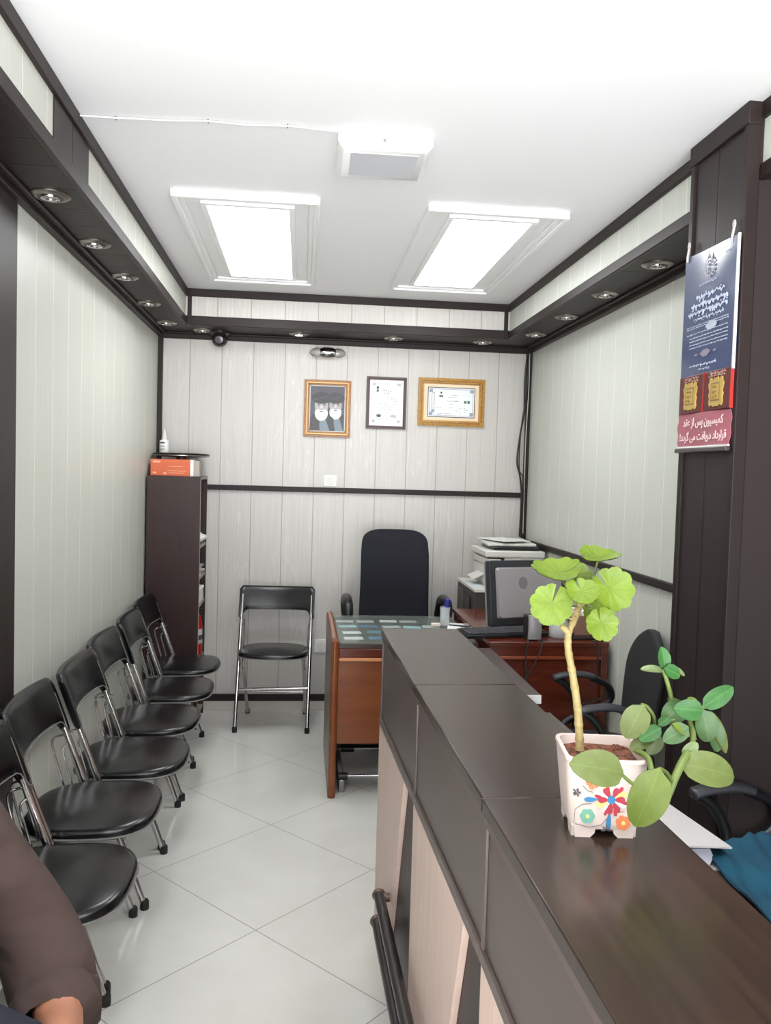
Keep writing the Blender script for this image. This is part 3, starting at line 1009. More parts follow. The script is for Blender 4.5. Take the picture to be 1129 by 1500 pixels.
def folding_chair(loc, rotz, label, group):
    """local: faces -y; origin on the floor between the front feet"""
    t = thing('folding_chair', label, 'chair', loc, rotz, group)
    LEAN = 0.30 / 0.835
    # seat
    mb = MB()
    pad_seat(mb, 0.418, 0.405, 0.458, 0.492, 0.088)
    seat = mb.build('seat', LEATHER, t, smooth=60)
    pts = [(x * (1 - 0.05 * (y - 0.088) / 0.405), y, 0.465 - 0.006 * (y - 0.088) / 0.405) for x, y in superell(0.418, 0.405, 2.9, 44, 0.088)]
    MB().tube(pts, 0.0028, 6, loop=True).build('piping', STITCH, seat)
    # backrest
    mb = MB()
    rings = []
    N = 28
    for i in range(N + 1):
        u = -1 + 2 * i / N
        x = 0.235 * u
        a = abs(u)
        sm = min(1, max(0, (a - 0.80) / 0.13))
        sm = sm * sm * (3 - 2 * sm)
        top = 0.845 - 0.014 * max(0, (a - 0.92) / 0.08) ** 2 - 0.004 * math.cos(u * PI / 2)
        bot = 0.700 - 0.052 * sm
        if a > 0.98:
            top -= 0.006
            bot += 0.008
        bow = 0.034 * (1 - u * u)
        half = 0.0155 if a < 0.97 else 0.010
        ring = []
        for q in range(14):
            an = 2 * PI * q / 14
            cz, sy = math.cos(an), math.sin(an)
            zz = (top + bot) / 2 + (top - bot) / 2 * math.copysign(abs(cz) ** 0.35, cz)
            yy = half * math.copysign(abs(sy) ** 0.6, sy)
            ring.append((x, LEAN * zz - 0.002 + bow + yy, zz))
        rings.append(ring)
    mb.loft(rings)
    back = mb.build('backrest', LEATHER, t, smooth=60)
    pts = []
    for i in range(N + 1):
        u = -0.97 + 1.94 * i / N
        a = abs(u)
        sm = min(1, max(0, (a - 0.80) / 0.13))
        sm = sm * sm * (3 - 2 * sm)
        zz = 0.698 - 0.052 * sm
        pts.append((0.235 * u, LEAN * zz - 0.018 + 0.034 * (1 - u * u), zz + 0.004))
    MB().tube(pts, 0.002, 6).build('piping', STITCH, back)
    # front legs run up to the backrest
    for s in (-1, 1):
        leg = MB().tube([(0.216 * s, 0, 0.0), (0.216 * s, LEAN * 0.79, 0.79)], 0.0115, 12).build('front_leg', CHROME, t)
        MB().lathe([(0.0, -0.0), (0.0155, 0.0), (0.0155, 0.028), (0.012, 0.034), (0.0, 0.034)], (0.216 * s, 0.003, 0), 14).build('rubber_foot', RUBBER, leg)
        x = 0.185 * s
        leg = MB().tube(smooth_path([(x, 0.405, 0.0), (x, 0.30, 0.15), (x, 0.15, 0.33), (x * 0.97, 0.09, 0.415), (x * 0.90, 0.06, 0.458)]), 0.0105, 12).build('rear_leg', CHROME, t)
        MB().lathe([(0.0, 0.0), (0.0145, 0.0), (0.0145, 0.026), (0.011, 0.032), (0.0, 0.032)], (x, 0.402, 0), 14).build('rubber_foot', RUBBER, leg)
        # folding hinge wire beside the front tube
        MB().tube(smooth_path([(0.203 * s, 0.235, 0.462), (0.203 * s, 0.262, 0.55), (0.203 * s, 0.278, 0.615), (0.206 * s, 0.270, 0.640), (0.212 * s, LEAN * 0.650, 0.650)]), 0.0042, 8).build('hinge_wire', CHROME, t)
        MB().tube(smooth_path([(0.198 * s, 0.205, 0.462), (0.198 * s, 0.230, 0.55), (0.199 * s, 0.242, 0.595), (0.205 * s, 0.236, 0.612), (0.213 * s, LEAN * 0.615, 0.618)]), 0.0036, 8).build('hinge_wire', CHROME, t)
        MB().box(0.196 * s - 0.003, 0.196 * s + 0.003, -0.02, 0.24, 0.440, 0.460).build('side_rail', STEEL, t, bevel=0.001)
    z = 0.245
    MB().tube([(-0.212, LEAN * z, z - 0.008), (0.212, LEAN * z, z + 0.008)], 0.0095, 10).build('front_stretcher', CHROME, t)
    MB().tube([(-0.185, 0.285, 0.175), (0.185, 0.285, 0.175)], 0.0085, 10).build('rear_stretcher', CHROME, t)
    MB().box(-0.19, 0.19, 0.02, 0.20, 0.448, 0.458).build('seat_pan', STEEL, t)
    return t


fc = folding_chair((-0.1425, 4.935, 0), R(-3.0), 'black folding chair standing alone against the back wall, facing the room', 'black folding chairs')
ROW = [(2.20, 'nearest black folding chair of the wall row, partly behind the seated person'), (2.685, 'second nearest black folding chair of the row along the left wall'),
       (3.165, 'third nearest black folding chair of the row along the left wall'), (3.635, 'fourth black folding chair counted from the seated person along the wall'),
       (4.140, 'fifth black folding chair, second from the bookcase'), (4.650, 'farthest black folding chair of the row, in front of the bookcase')]
for i, (y, lab) in enumerate(ROW):
    dup(fc, (-0.53 + (0, -0.012, 0.015, 0, 0.008, -0.01)[i], y, 0), R(90 + (-0.6, 0.5, 0.3, -0.4, 0.4, -0.5)[i]), lab, 'black folding chairs')

# ------------------------------------------------------------------ bookcase and what is in and on it
BX0, BX1, BY0, BY1, BZ = XL + 0.012, -0.590, 5.0, 5.365, 1.522
t = thing('bookcase', 'tall narrow dark wenge bookcase in the left back corner', 'bookcase', (BX0, BY0, 0))
bw, bd = BX1 - BX0, BY1 - BY0
MB().box(0, bw, 0, 0.018, 0, BZ).build('side_panel', SHELFW, t, bevel=0.001)
MB().box(0, bw, bd - 0.018, bd, 0, BZ).build('side_panel', SHELFW, t, bevel=0.001)
MB().box(0, 0.012, 0.018, bd - 0.018, 0, BZ).build('back_panel', SHELFW, t)
MB().box(0.0, bw, 0.018, bd - 0.018, BZ - 0.018, BZ).build('top_panel', SHELFW, t)
SH = [1.105, 0.915, 0.745, 0.40, 0.06]
for z in SH:
    MB().box(0.012, bw - 0.004, 0.018, bd - 0.018, z - 0.018, z).build('shelf', SHELFEDGE, t)
MB().box(bw, bw + 0.002, 0, 0.018, 0, BZ).box(bw, bw + 0.002, 0.018, bd, BZ - 0.018, BZ).build('edge_band', SHELFEDGE, t)


def in_case(x, y, z):
    return (BX0 + x, BY0 + y, z)


t = thing('cloth_bundle', 'crumpled white cloth on the upper shelf of the bookcase', 'cloth', in_case(0.232, 0.215, SH[0]))
mb = MB()
mb.ball((0, 0, 0.036), 0.085, 0.09, 0.036)
o = mb.build('folds', PAPER, t)
for v in o.data.vertices:
    k = 1 + 0.18 * math.sin(v.co.x * 90) * math.cos(v.co.y * 70)
    v.co = (v.co.x * k, v.co.y * k, max(0.0, v.co.z * k))
mags = ['topmost', 'second', 'third', 'bottom']
for k in range(4):
    o = MB().box(-0.11, 0.10, -0.10, 0.10, 0, 0.014).build('paper_stack', [mat('dull paper %d' % k, (196 - 14 * k, 190 - 12 * k, 186 - 10 * k), 0.6)][0], None, bevel=0.001)
    o.location = in_case(0.198, 0.205, SH[1] + 0.0145 * k)
    o.rotation_euler = (0, 0, R((6, -9, 12, -4)[k]))
    tag(o, mags[3 - k] + ' loose sheaf of papers on the middle shelf of the bookcase', 'papers', 'papers in the bookcase')
t = thing('white_box', 'small white cardboard box on the lower middle shelf of the bookcase', 'box', in_case(0.218, 0.20, SH[2]))
MB().box(-0.10, 0.085, -0.10, 0.12, 0, 0.085).build('carton', OFFWHITE, t, bevel=0.002)
MB().box(-0.102, 0.088, -0.102, 0.122, 0.070, 0.088).build('lid', PAPER, t, bevel=0.002)

# fire extinguisher
EXR = mat('extinguisher red', (190, 24, 22), 0.25)
t = thing('fire_extinguisher', 'small red fire extinguisher on the lowest open shelf of the bookcase', 'fire extinguisher', in_case(0.254, 0.262, SH[3]))
MB().lathe([(0.0, 0.0), (0.052, 0.0), (0.055, 0.008), (0.055, 0.215), (0.048, 0.240), (0.028, 0.258), (0.018, 0.262), (0.0, 0.262)], n=28).build('cylinder', EXR, t)
mb = MB()
mb.lathe([(0.0555, 0.075), (0.0562, 0.076), (0.0562, 0.165), (0.0555, 0.166)], n=28)
lab = mb.build('label_band', mat('extinguisher label', (206, 200, 196), 0.4), t)
mb = MB()
mb.lathe([(0.0558, 0.098), (0.0568, 0.099), (0.0568, 0.128), (0.0558, 0.129)], n=28)
mb.build('dark_print', mat('extinguisher print', (70, 66, 70), 0.5), lab)
MB().lathe([(0.0, 0.258), (0.017, 0.258), (0.017, 0.285), (0.010, 0.292), (0.0, 0.292)], n=16).build('valve', BLACKP, t)
MB().box(-0.008, 0.050, -0.008, 0.008, 0.285, 0.292).box(-0.008, 0.045, -0.008, 0.008, 0.305, 0.311).box(-0.010, 0.004, -0.008, 0.008, 0.285, 0.311).build('squeeze_handle', BLACKP, t, bevel=0.002)
MB().tube(smooth_path([(0.012, -0.012, 0.275), (0.045, -0.035, 0.27), (0.062, -0.030, 0.20), (0.064, -0.024, 0.10)]), 0.006, 8).build('hose', RUBBER, t)

# orange box, turntable, glue bottle
t = thing('orange_box', 'orange cardboard box lying on top of the bookcase', 'box', (-0.765, 5.10, BZ), R(2))
ORG = [mat('orange card', (216, 104, 62), 0.5), mat('orange card pale print', (238, 178, 150), 0.5)]
mb = MB()
mb.box(-0.125, 0.105, -0.055, 0.055, 0, 0.098)
mb.mi = 1
for x0, x1, z0, z1 in ((-0.112, -0.07, 0.076, 0.088), (-0.112, -0.092, 0.012, 0.022), (-0.05, -0.034, 0.010, 0.020)):
    mb.box(x0, x1, -0.0555, -0.0549, z0, z1)
for z, x0, x1 in ((0.055, -0.02, 0.06), (0.028, -0.03, 0.08), (0.016, -0.02, 0.07)):
    mb.box(x0, x1, -0.0555, -0.0549, z, z + 0.0025)
mb.build('carton', ORG, t, bevel=0.001)
MB().box(0.105, 0.124, -0.055, 0.055, 0, 0.098).build('white_end', PAPER, t)
MB().box(0.124, 0.158, -0.050, 0.050, 0.0, 0.094).build('grey_end', mat('grey card', (178, 168, 158), 0.6), t)
t = thing('round_stand', 'round black tray on a short stem above the orange box', 'stand', (-0.735, 5.235, BZ))
MB().lathe([(0.0, 0.0), (0.06, 0.0), (0.06, 0.006), (0.034, 0.012), (0.032, 0.118), (0.0, 0.118)], n=20).build('stem', mat('dark red stem', (60, 30, 28), 0.4), t)
MB().lathe([(0.0, 0.116), (0.150, 0.116), (0.165, 0.124), (0.172, 0.136), (0.165, 0.138), (0.0, 0.134)], n=40).build('tray', mat('black tray', (40, 36, 36), 0.25), t)
MB().lathe([(0.166, 0.119), (0.170, 0.121), (0.170, 0.126), (0.166, 0.126)], n=40).build('grey_rim', STEEL, t)
t = thing('glue_bottle', 'small white glue bottle with a pointed nozzle on the round tray', 'bottle', (-0.842, 5.235, BZ + 0.1365))
MB().lathe([(0.0, 0.0), (0.026, 0.0), (0.028, 0.004), (0.028, 0.072), (0.024, 0.080), (0.013, 0.082), (0.0, 0.082)], n=24).build('bottle_body', WHITE, t)
MB().lathe([(0.0, 0.080), (0.017, 0.080), (0.015, 0.095), (0.006, 0.135), (0.003, 0.150), (0.0, 0.150)], n=20).build('nozzle', OFFWHITE, t)
mb = MB()
for z, h_ in ((0.058, 0.010), (0.040, 0.005), (0.028, 0.003), (0.018, 0.003)):
    a0, a1 = R(215), R(285)
    mb.loft([[(0.0284 * math.cos(a0 + (a1 - a0) * i / 8), 0.0284 * math.sin(a0 + (a1 - a0) * i / 8), zz) for i in range(9)] for zz in (z, z + h_)], closed=False)
mb.build('printed_lines', INK, t)

# ------------------------------------------------------------------ reception counter
CT = 1.055
t = thing('reception_counter', 'long dark brown reception counter with bleached oak front legs', 'counter', (0.284, 2.742, 0), 0.0165)
seams = [0.0, -0.738, -1.452, -2.18, -2.91]
MB().box(0.014, 0.245, -2.91, -0.006, 0.0, CT - 0.028).build('carcass', NICHE, t)
for i in range(4):
    a, b = seams[i + 1] + 0.0012, seams[i] - 0.0012
    MB().box(-0.004, 0.254, a, b, CT - 0.025, CT).build('countertop_slab', CTOP, t, bevel=0.0025)
    def zb(y):
        return 0.735 + 0.055 * min(1, -y / 1.45)
    mb = MB()
    mb.prism([(b, zb(b)), (b, CT - 0.027), (a, CT - 0.027), (a, zb(a))], 0, 0.006, 0.0138)
    ap = mb.build('apron_panel', CFACE, t, bevel=0.0015)
    mb = MB()
    mb.prism([(b, zb(b) - 0.002), (b, zb(b) + 0.020), (a, zb(a) + 0.020), (a, zb(a) - 0.002)], 0, -0.001, 0.006)
    mb.prism([(b - 0.014, zb(b) + 0.02), (b - 0.014, CT - 0.04), (b, CT - 0.04), (b, zb(b) + 0.02)], 0, 0.001, 0.006)
    mb.box(0.000, 0.006, a, b, CT - 0.042, CT - 0.026)
    mb.build('apron_trim', CTRIM, ap, bevel=0.001)
    # slanted oak leg panel
    y0 = seams[i] - (0.002 if i == 0 else 0.012)
    mb = MB()
    mb.prism([(y0, 0.0), (y0, zb(y0) - 0.003), (y0 - 0.585, zb(y0 - 0.585) - 0.003), (y0 - 0.30, 0.0)], 0, 0.0, 0.0138)
    mb.build('leg_panel', BLEACH, t, bevel=0.001)
# double foot rail
for z, x in ((0.325, -0.030), (0.245, -0.034)):
    rl = MB().tube([(x, -0.36, z), (x, -2.85, z)], 0.0165, 16).build('foot_rail', mat('gunmetal rail', (74, 70, 70), 0.3, 0.6), t)
    for y in (-0.37, -1.08, -1.80, -2.52):
        MB().tube([(0.004, y, z), (x, y, z)], 0.013, 12).build('rail_bracket', mat('bronze bracket', (120, 100, 92), 0.35, 0.5), rl)
    MB().ball((x, -0.356, z), 0.0205, 0.012, 0.0205).build('rail_cap', MATS['bronze bracket'], rl)

# ------------------------------------------------------------------ main desk with glass top
DX0, DX1, DY0, DY1, DZ = 0.165, 0.885, 3.945, 4.70, 0.760
t = thing('office_desk', 'varnished wooden office desk in front of the tall black chair', 'desk', (DX0, DY0, 0))
dw, dd = DX1 - DX0, DY1 - DY0
mb = MB()
mb.prism([(0, 0), (dd, 0), (dd, DZ - 0.004), (0.0, DZ + 0.004)], 0, 0.0, 0.004)
mb.build('side_veneer', DESKSIDE, t)
sp = MB().box(0.004, 0.036, 0.0, dd, 0.0, DZ + 0.002).build('side_panel', ORANGEW, t, bevel=0.006, segs=3)
MB().tube([(0.018, -0.003, 0.0), (0.018, -0.003, DZ)], [0.019, 0.019], 12).build('rounded_edge', ORANGEW, sp)
MB().tube([(0.018, 0.0, DZ), (0.018, dd, DZ)], 0.0185, 12).build('rounded_edge', ORANGEW, sp)
MB().box(dw - 0.035, dw, 0.0, dd, 0.0, DZ - 0.02).build('side_panel', ORANGEW, t, bevel=0.004)
MB().box(0.036, dw, 0.0, dd, DZ - 0.034, DZ - 0.010).build('desktop', mat('desk top dark', (58, 44, 38), 0.3), t, bevel=0.003)
MB().box(0.036, dw - 0.035, 0.020, 0.045, 0.255, DZ - 0.085).build('modesty_panel', ORANGEW, t)
MB().box(0.036, dw - 0.035, 0.004, 0.045, DZ - 0.080, DZ - 0.034).build('front_rail', REDW, t, bevel=0.004)
MB().box(0.036, dw - 0.035, -0.004, 0.045, DZ - 0.097, DZ - 0.080).build('ledge_moulding', mat('pale moulding', (196, 128, 84), 0.3), t, bevel=0.004)
DG = mat('green tinted glass', (176, 196, 188), 0.06, 0, 0.5)
_b = DG.node_tree.nodes['Principled BSDF']
_b.inputs['Alpha'].default_value = 0.14
g = MB().box(0.0, dw - 0.040, 0.0, dd, 0.0, 0.006).build('glass_sheet', DG, None, (DX0 + 0.040, DY0, DZ - 0.0085), bevel=0.001)
tag(g, 'clear green tinted glass sheet covering the top of the wooden desk', 'glass sheet')
# photos and cards lying under the glass
CARDC = [(206, 214, 212), (120, 170, 190), (64, 110, 150), (190, 200, 196), (150, 196, 204), (214, 222, 224), (80, 130, 150), (170, 178, 172)]
cols = {0: 'white', 1: 'light blue', 2: 'deep blue', 3: 'pale grey', 4: 'aqua', 5: 'bright white', 6: 'teal', 7: 'grey'}
cards = []
for r_ in range(4):
    for c_ in range(5):
        if (r_, c_) in ((3, 4), (0, 4)):
            continue
        cards.append((r_, c_))
rowname = ['front row', 'second row', 'third row', 'back row']
colname = ['at the outer end', 'second from the outer end', 'in the middle', 'second from the keyboard', 'nearest the keyboard']
for k, (r_, c_) in enumerate(cards):
    ci = (r_ * 3 + c_ * 2 + (r_ * c_) % 3) % 8
    if c_ == 0:
        ci = (0, 5, 4, 3)[r_]
    x = DX0 + 0.10 + 0.115 * c_ + rnd.uniform(-0.008, 0.008) + (0.02 if r_ < 2 else 0)
    y = DY0 + 0.13 + 0.155 * r_ + rnd.uniform(-0.015, 0.015)
    o = MB().box(-0.047, 0.047, -0.033, 0.033, 0, 0.0004).build('photo_card', mat('card %d' % ci, CARDC[ci], 0.4), None, (x, y, DZ - 0.0096))
    o.rotation_euler = (0, 0, R(rnd.uniform(-8, 8)))
    tag(o, '%s photo card under the desk glass, %s, %s' % (cols[ci], rowname[r_], colname[c_]), 'card', 'photo cards under the desk glass')

DTOP = DZ - 0.0024
# pen cup
c = at(651, 916, 2, DTOP)
t = thing('pen_cup', 'clear plastic cup standing on the glass desk top', 'cup', (c.x, c.y, DTOP))
CLR = mat('clear plastic', (235, 238, 240), 0.08, 0, 0.5)
CLR.node_tree.nodes['Principled BSDF'].inputs['Alpha'].default_value = 0.45
MB().lathe([(0.0, 0.0), (0.024, 0.0), (0.026, 0.004), (0.027, 0.085), (0.029, 0.100), (0.026, 0.100), (0.024, 0.085), (0.023, 0.005), (0.0, 0.005)], n=24).build('cup_wall', CLR, t)
t = thing('blue_marker', 'blue capped marker standing in the clear cup', 'marker', (c.x + 0.008, c.y, DTOP + 0.006))
BLUE = mat('marker blue', (46, 50, 150), 0.3)
MB().tube([(0.0, 0, 0), (0.002, 0.0, 0.095)], 0.006, 12).build('barrel', CLR, t)
MB().tube([(0.003, 0.0, 0.093), (0.006, 0, 0.135), (0.007, 0, 0.140)], [0.013, 0.014, 0.008], 14).build('cap', BLUE, t)
o = MB().tube([(-0.008, 0, 0.0), (-0.012, 0.004, 0.10)], 0.0035, 8).build('ball_pen', mat('pen clear blue', (150, 160, 205), 0.2), None, (c.x, c.y, DTOP + 0.006))
tag(o, 'thin pale ball pen leaning in the clear cup', 'pen')
c = at(638, 917, 2, DTOP)
o = MB().box(-0.024, 0.024, -0.016, 0.016, 0, 0.016).build('eraser', mat('eraser pale', (226, 214, 202), 0.6), None, (c.x, c.y, DTOP), bevel=0.004)
tag(o, 'pale eraser block beside the clear cup on the desk', 'eraser')
c = at(676, 918, 2, DTOP + 0.002)
o = MB().box(-0.075, 0.085, -0.085, 0.085, 0, 0.004).build('note_pad', PAPER, None, (c.x, c.y, DTOP))
o.rotation_euler = (0, 0, R(-12))
tag(o, 'white note paper lying beside the keyboard', 'paper')
o = MB().tube([(-0.055, 0.02, 0.0045), (0.03, -0.03, 0.0045)], [0.0035, 0.0045], 10).build('black_pen', BLACKP, None, (c.x - 0.01, c.y + 0.0, DTOP + 0.004))
tag(o, 'black pen lying on the white note paper', 'pen')

# foot rest under the desk
t = thing('foot_rest', 'low black foot rest with chrome bars under the desk', 'foot rest', (0.22, 4.02, 0))
MB().tube([(0.006, 0.0, 0.075), (0.55, 0.0, 0.075)], 0.009, 12).build('chrome_bar', CHROME, t)
MB().tube([(0.06, 0.38, 0.085), (0.55, 0.38, 0.085)], 0.009, 12).build('chrome_bar', CHROME, t)
MB().tube([(0.0, 0.0, 0.075), (0.045, 0.0, 0.075)], 0.018, 12).build('bar_sleeve', BLACKP, t)
MB().tube([(0.03, 0.38, 0.085), (0.10, 0.38, 0.085)], 0.020, 12).build('bar_sleeve', BLACKP, t)
MB().box(0.0, 0.55, 0.40, 0.47, 0.075, 0.150).build('foot_board', BLACKP, t, bevel=0.008)
MB().box(0.0, 0.03, -0.02, 0.50, 0.0, 0.062).build('side_frame', STEEL, t, bevel=0.004)
MB().box(0.53, 0.56, -0.02, 0.50, 0.0, 0.062).build('side_frame', STEEL, t, bevel=0.004)

# ------------------------------------------------------------------ executive chair behind the desk
t = thing('executive_chair', 'tall navy black high back office chair behind the wooden desk', 'office chair', (0.588, 5.0, 0))
mb = MB()
rings = []
for k in range(25):
    v = math.sin(k / 24 * PI / 2)
    z = 0.50 + 0.725 * v
    if v < 0.8:
        w_ = 0.222 - 0.012 * math.sin(v / 0.8 * PI / 2) + (-0.012 if v < 0.06 else 0)
    else:
        q = (v - 0.8) / 0.2
        w_ = 0.210 - 0.010 * q - 0.20 * (1 - math.sqrt(max(0.0, 1 - max(0.0, (q - 0.35) / 0.65) ** 3.2))) * 0.55
    y = 0.035 + 0.10 * v ** 1.5 + 0.02 * math.sin(v * PI * 2)
    d = 0.045 if 0.04 < v < 0.96 else 0.028
    rings.append([(x, y + yy + 0.05 * (x / 0.22) ** 2 * -1, z) for x, yy in superell(2 * w_, 2 * d, 3.2, 36)])
mb.loft(rings)
mb.build('backrest', NAVY, t, smooth=60)
mb = MB()
pad_seat(mb, 0.52, 0.50, 0.43, 0.50, -0.10, 3.2, 0.02)
mb.build('seat', NAVY, t, smooth=60)
for s in (-1, 1):
    mb = MB()
    pth = smooth_path([(0.27 * s, 0.10, 0.56), (0.295 * s, 0.09, 0.74), (0.297 * s, 0.03, 0.800), (0.297 * s, -0.08, 0.812), (0.295 * s, -0.18, 0.79), (0.29 * s, -0.20, 0.70), (0.27 * s, -0.15, 0.50)])
    n = len(pth)
    mb.tube(pth, [0.024 + 0.008 * math.sin(PI * i / (n - 1)) for i in range(n)], 12)
    mb.build('armrest', BLACKP, t, smooth=60)


def star_base(t, cz=0.43, rad=0.27, a0=0.3):
    MB().tube([(0, 0, 0.10), (0, 0, cz - 0.10)], 0.026, 16).tube([(0, 0, cz - 0.12), (0, 0, cz)], 0.018, 16).build('gas_lift', BLACKP, t)
    for k in range(5):
        a = a0 + k * 2 * PI / 5
        c_, s_ = math.cos(a), math.sin(a)
        leg = MB().tube([(0.01 * c_, 0.01 * s_, 0.115), (rad * 0.6 * c_, rad * 0.6 * s_, 0.095), (rad * c_, rad * s_, 0.075)], [0.026, 0.020, 0.016], 10).build('base_leg', BLACKP, t)
        m = MB()
        m.xf = Matrix.Translation((rad * c_, rad * s_, 0.027)) @ Matrix.Rotation(a, 4, 'Z') @ Matrix.Rotation(PI / 2, 4, 'X')
        m.lathe([(0.0, -0.022), (0.020, -0.022), (0.027, -0.014), (0.027, 0.014), (0.020, 0.022), (0.0, 0.022)], n=18)
        m.build('caster', BLACKP, leg)
        MB().tube([(rad * c_, rad * s_, 0.045), (rad * c_, rad * s_, 0.082)], 0.006, 8).build('caster_stem', CHROME, leg)


star_base(t)

# ------------------------------------------------------------------ mesh task chairs behind the counter


def task_chair(loc, rotz, label):
    """local: faces -y"""
    t = thing('task_chair', label, 'office chair', loc, rotz, 'black mesh task chairs behind the counter')
    mb = MB()
    pad_seat(mb, 0.48, 0.46, 0.42, 0.475, 0.0, 3.0, 0.015)
    mb.build('seat', MESHF, t, smooth=60)
    # curved mesh back with a rounded outline
    mb = MB()
    rings = []
    for k in range(22):
        v = k / 21
        z = 0.53 + 0.43 * v
        w_ = 0.205 + 0.035 * math.sin(v * PI * 0.75)
        e = max(0.0, (v - 0.52) / 0.48)
        w_ *= math.sqrt(max(0.04, 1 - e ** 2.1))
        e2 = max(0.0, (0.12 - v) / 0.12)
        w_ *= 1 - 0.25 * e2 ** 2
        y = 0.178 + 0.05 * v
        rings.append([(x, y + yy - 0.015 * (x / 0.24) ** 2, z) for x, yy in superell(2 * w_, 0.036, 3, 30)])
    mb.loft(rings)
    mb.build('backrest', MESHF, t, smooth=60)
    MB().tube(smooth_path([(0, 0.08, 0.415), (0, 0.20, 0.42), (0, 0.225, 0.52), (0, 0.236, 0.72)]), [0.022] * 19, 10).build('back_support', BLACKP, t)
    for s in (-1, 1):
        x = 0.262 * s
        # loop armrest: pad, rear bend, lower strut back to the seat, front strut
        mb = MB()
        pad = smooth_path([(x, -0.125, 0.690), (x, -0.08, 0.703), (x, 0.0, 0.710), (x, 0.06, 0.698)])
        rings = []
        for i, p in enumerate(pad):
            ww = 0.026 if 0 < i < len(pad) - 1 else 0.018
            rings.append([(p.x + a, p.y, p.z + b) for a, b in superell(2 * ww, 0.026, 3, 16)])
        mb.loft(rings)
        arm = mb.build('armrest_pad', GREYP, t, smooth=60)
        MB().tube(smooth_path([(x, 0.04, 0.698), (x, 0.115, 0.665), (x, 0.135, 0.61), (x, 0.09, 0.565), (x, -0.01, 0.525), (x * 0.95, -0.07, 0.49), (x * 0.80, -0.08, 0.43)]), 0.0145, 10).build('armrest_loop', BLACKP, arm)
        MB().tube(smooth_path([(x, -0.12, 0.695), (x, -0.06, 0.655), (x, -0.02, 0.58), (x * 0.97, -0.02, 0.50), (x * 0.80, -0.02, 0.43)]), 0.0165, 10).build('armrest_strut', BLACKP, arm)
    star_base(t, 0.42, 0.215, 0.7)
    return t


tc = task_chair((1.226, 3.262, 0), R(-97), 'black mesh task chair with loop arms beside the dark pillar, deeper in the room')
dup(tc, (1.250, 1.945, 0), R(-90), 'black mesh task chair mostly out of view beside the blue cloth')

# ------------------------------------------------------------------ computer desk and its equipment
KX0, KX1, KY0, KY1, KZ = 0.905, 1.478, 3.78, 4.72, 0.800
t = thing('computer_desk', 'mahogany computer desk against the right wall carrying the monitor', 'desk', (KX0, KY0, 0))
kw, kd = KX1 - KX0, KY1 - KY0
MB().box(-0.01, kw, -0.008, kd, KZ - 0.022, KZ).build('desktop', REDW, t, bevel=0.003)
MB().box(0.0, kw - 0.004, 0.008, 0.030, KZ - 0.068, KZ - 0.022).build('front_rail', REDW, t)
MB().box(0.0, kw - 0.035, -0.006, 0.030, KZ - 0.084, KZ - 0.068).build('ledge_moulding', mat('red moulding', (140, 66, 40), 0.25), t, bevel=0.003)
MB().box(0.0, kw - 0.035, 0.016, 0.034, 0.10, KZ - 0.084).build('modesty_panel', REDW, t)
MB().box(kw - 0.035, kw, 0.0, kd, 0.0, KZ - 0.022).build('side_panel', REDW, t, bevel=0.004)
MB().box(0.0, 0.030, 0.034, kd, 0.0, KZ - 0.022).build('side_panel', REDW, t, bevel=0.004)

# monitor seen from behind
t = thing('computer_monitor', 'dark grey computer monitor with silver back seen from behind', 'monitor', (1.178, 4.22, KZ), R(15))
tilt = Matrix.Translation((0, -0.03, 0.175)) @ Matrix.Rotation(R(-9), 4, 'X')
m = MB()
m.xf = tilt
m.prism(rrect(0.455, 0.335, 0.010), 1, -0.022, 0.022)
bz = m.build('bezel', mat('dark monitor shell', (40, 42, 48), 0.4), t, bevel=0.004)
m = MB()
m.xf = tilt
m.prism(rrect(0.460, 0.340, 0.010), 1, 0.022, 0.030)
m.build('front_frame', SILVERP, bz)
m = MB()
m.xf = tilt
m.box(-0.205, 0.205, 0.030, 0.0315, -0.145, 0.148)
m.build('screen', BLACKP, bz)
m = MB()
m.xf = tilt
m.loft([[(x, -0.022, z) for x, z in rrect(0.385, 0.262, 0.012)], [(x, -0.042, z) for x, z in rrect(0.370, 0.248, 0.014)]])
bk = m.build('back_cover', SILVERP, t, smooth=30)
m = MB()
m.xf = tilt
m.prism(ell(-0.045, 0.05, 0.026, 0.032, 28), 1, -0.0432, -0.0415)
m.build('oval_badge', mat('badge grey', (118, 114, 118), 0.45), bk)
MB().lathe([(0.0, 0.0), (0.115, 0.0), (0.115, 0.006), (0.10, 0.014), (0.03, 0.018), (0.0, 0.018)], n=36, sy=0.8).build('stand_foot', BLACKP, t)
MB().box(-0.032, 0.032, -0.050, -0.028, 0.012, 0.14).build('stand_neck', BLACKP, t, bevel=0.004)

# keyboard
t = thing('keyboard', 'black computer keyboard lying in front of the monitor', 'keyboard', (0.998, 3.935, KZ), R(12))
m = MB()
m.xf = Matrix.Rotation(R(4), 4, 'X')
m.box(-0.215, 0.215, -0.07, 0.07, 0.006, 0.024)
m.build('case', BLACKP, t, bevel=0.004)
m = MB()
m.xf = Matrix.Rotation(R(4), 4, 'X')
for r_ in range(5):
    for c_ in range(20):
        x = -0.195 + c_ * 0.0205
        y = -0.048 + r_ * 0.0225
        m.box(x - 0.0085, x + 0.0085, y - 0.0095, y + 0.0095, 0.024, 0.031)
o = m.build('key_field', mat('key caps', (58, 58, 62), 0.5), t, bevel=0.0015)
o['kind'] = 'stuff'
MB().box(-0.20, -0.18, 0.04, 0.06, 0.0, 0.008).build('foot', BLACKP, t)
MB().box(0.18, 0.20, 0.04, 0.06, 0.0, 0.008).build('foot', BLACKP, t)

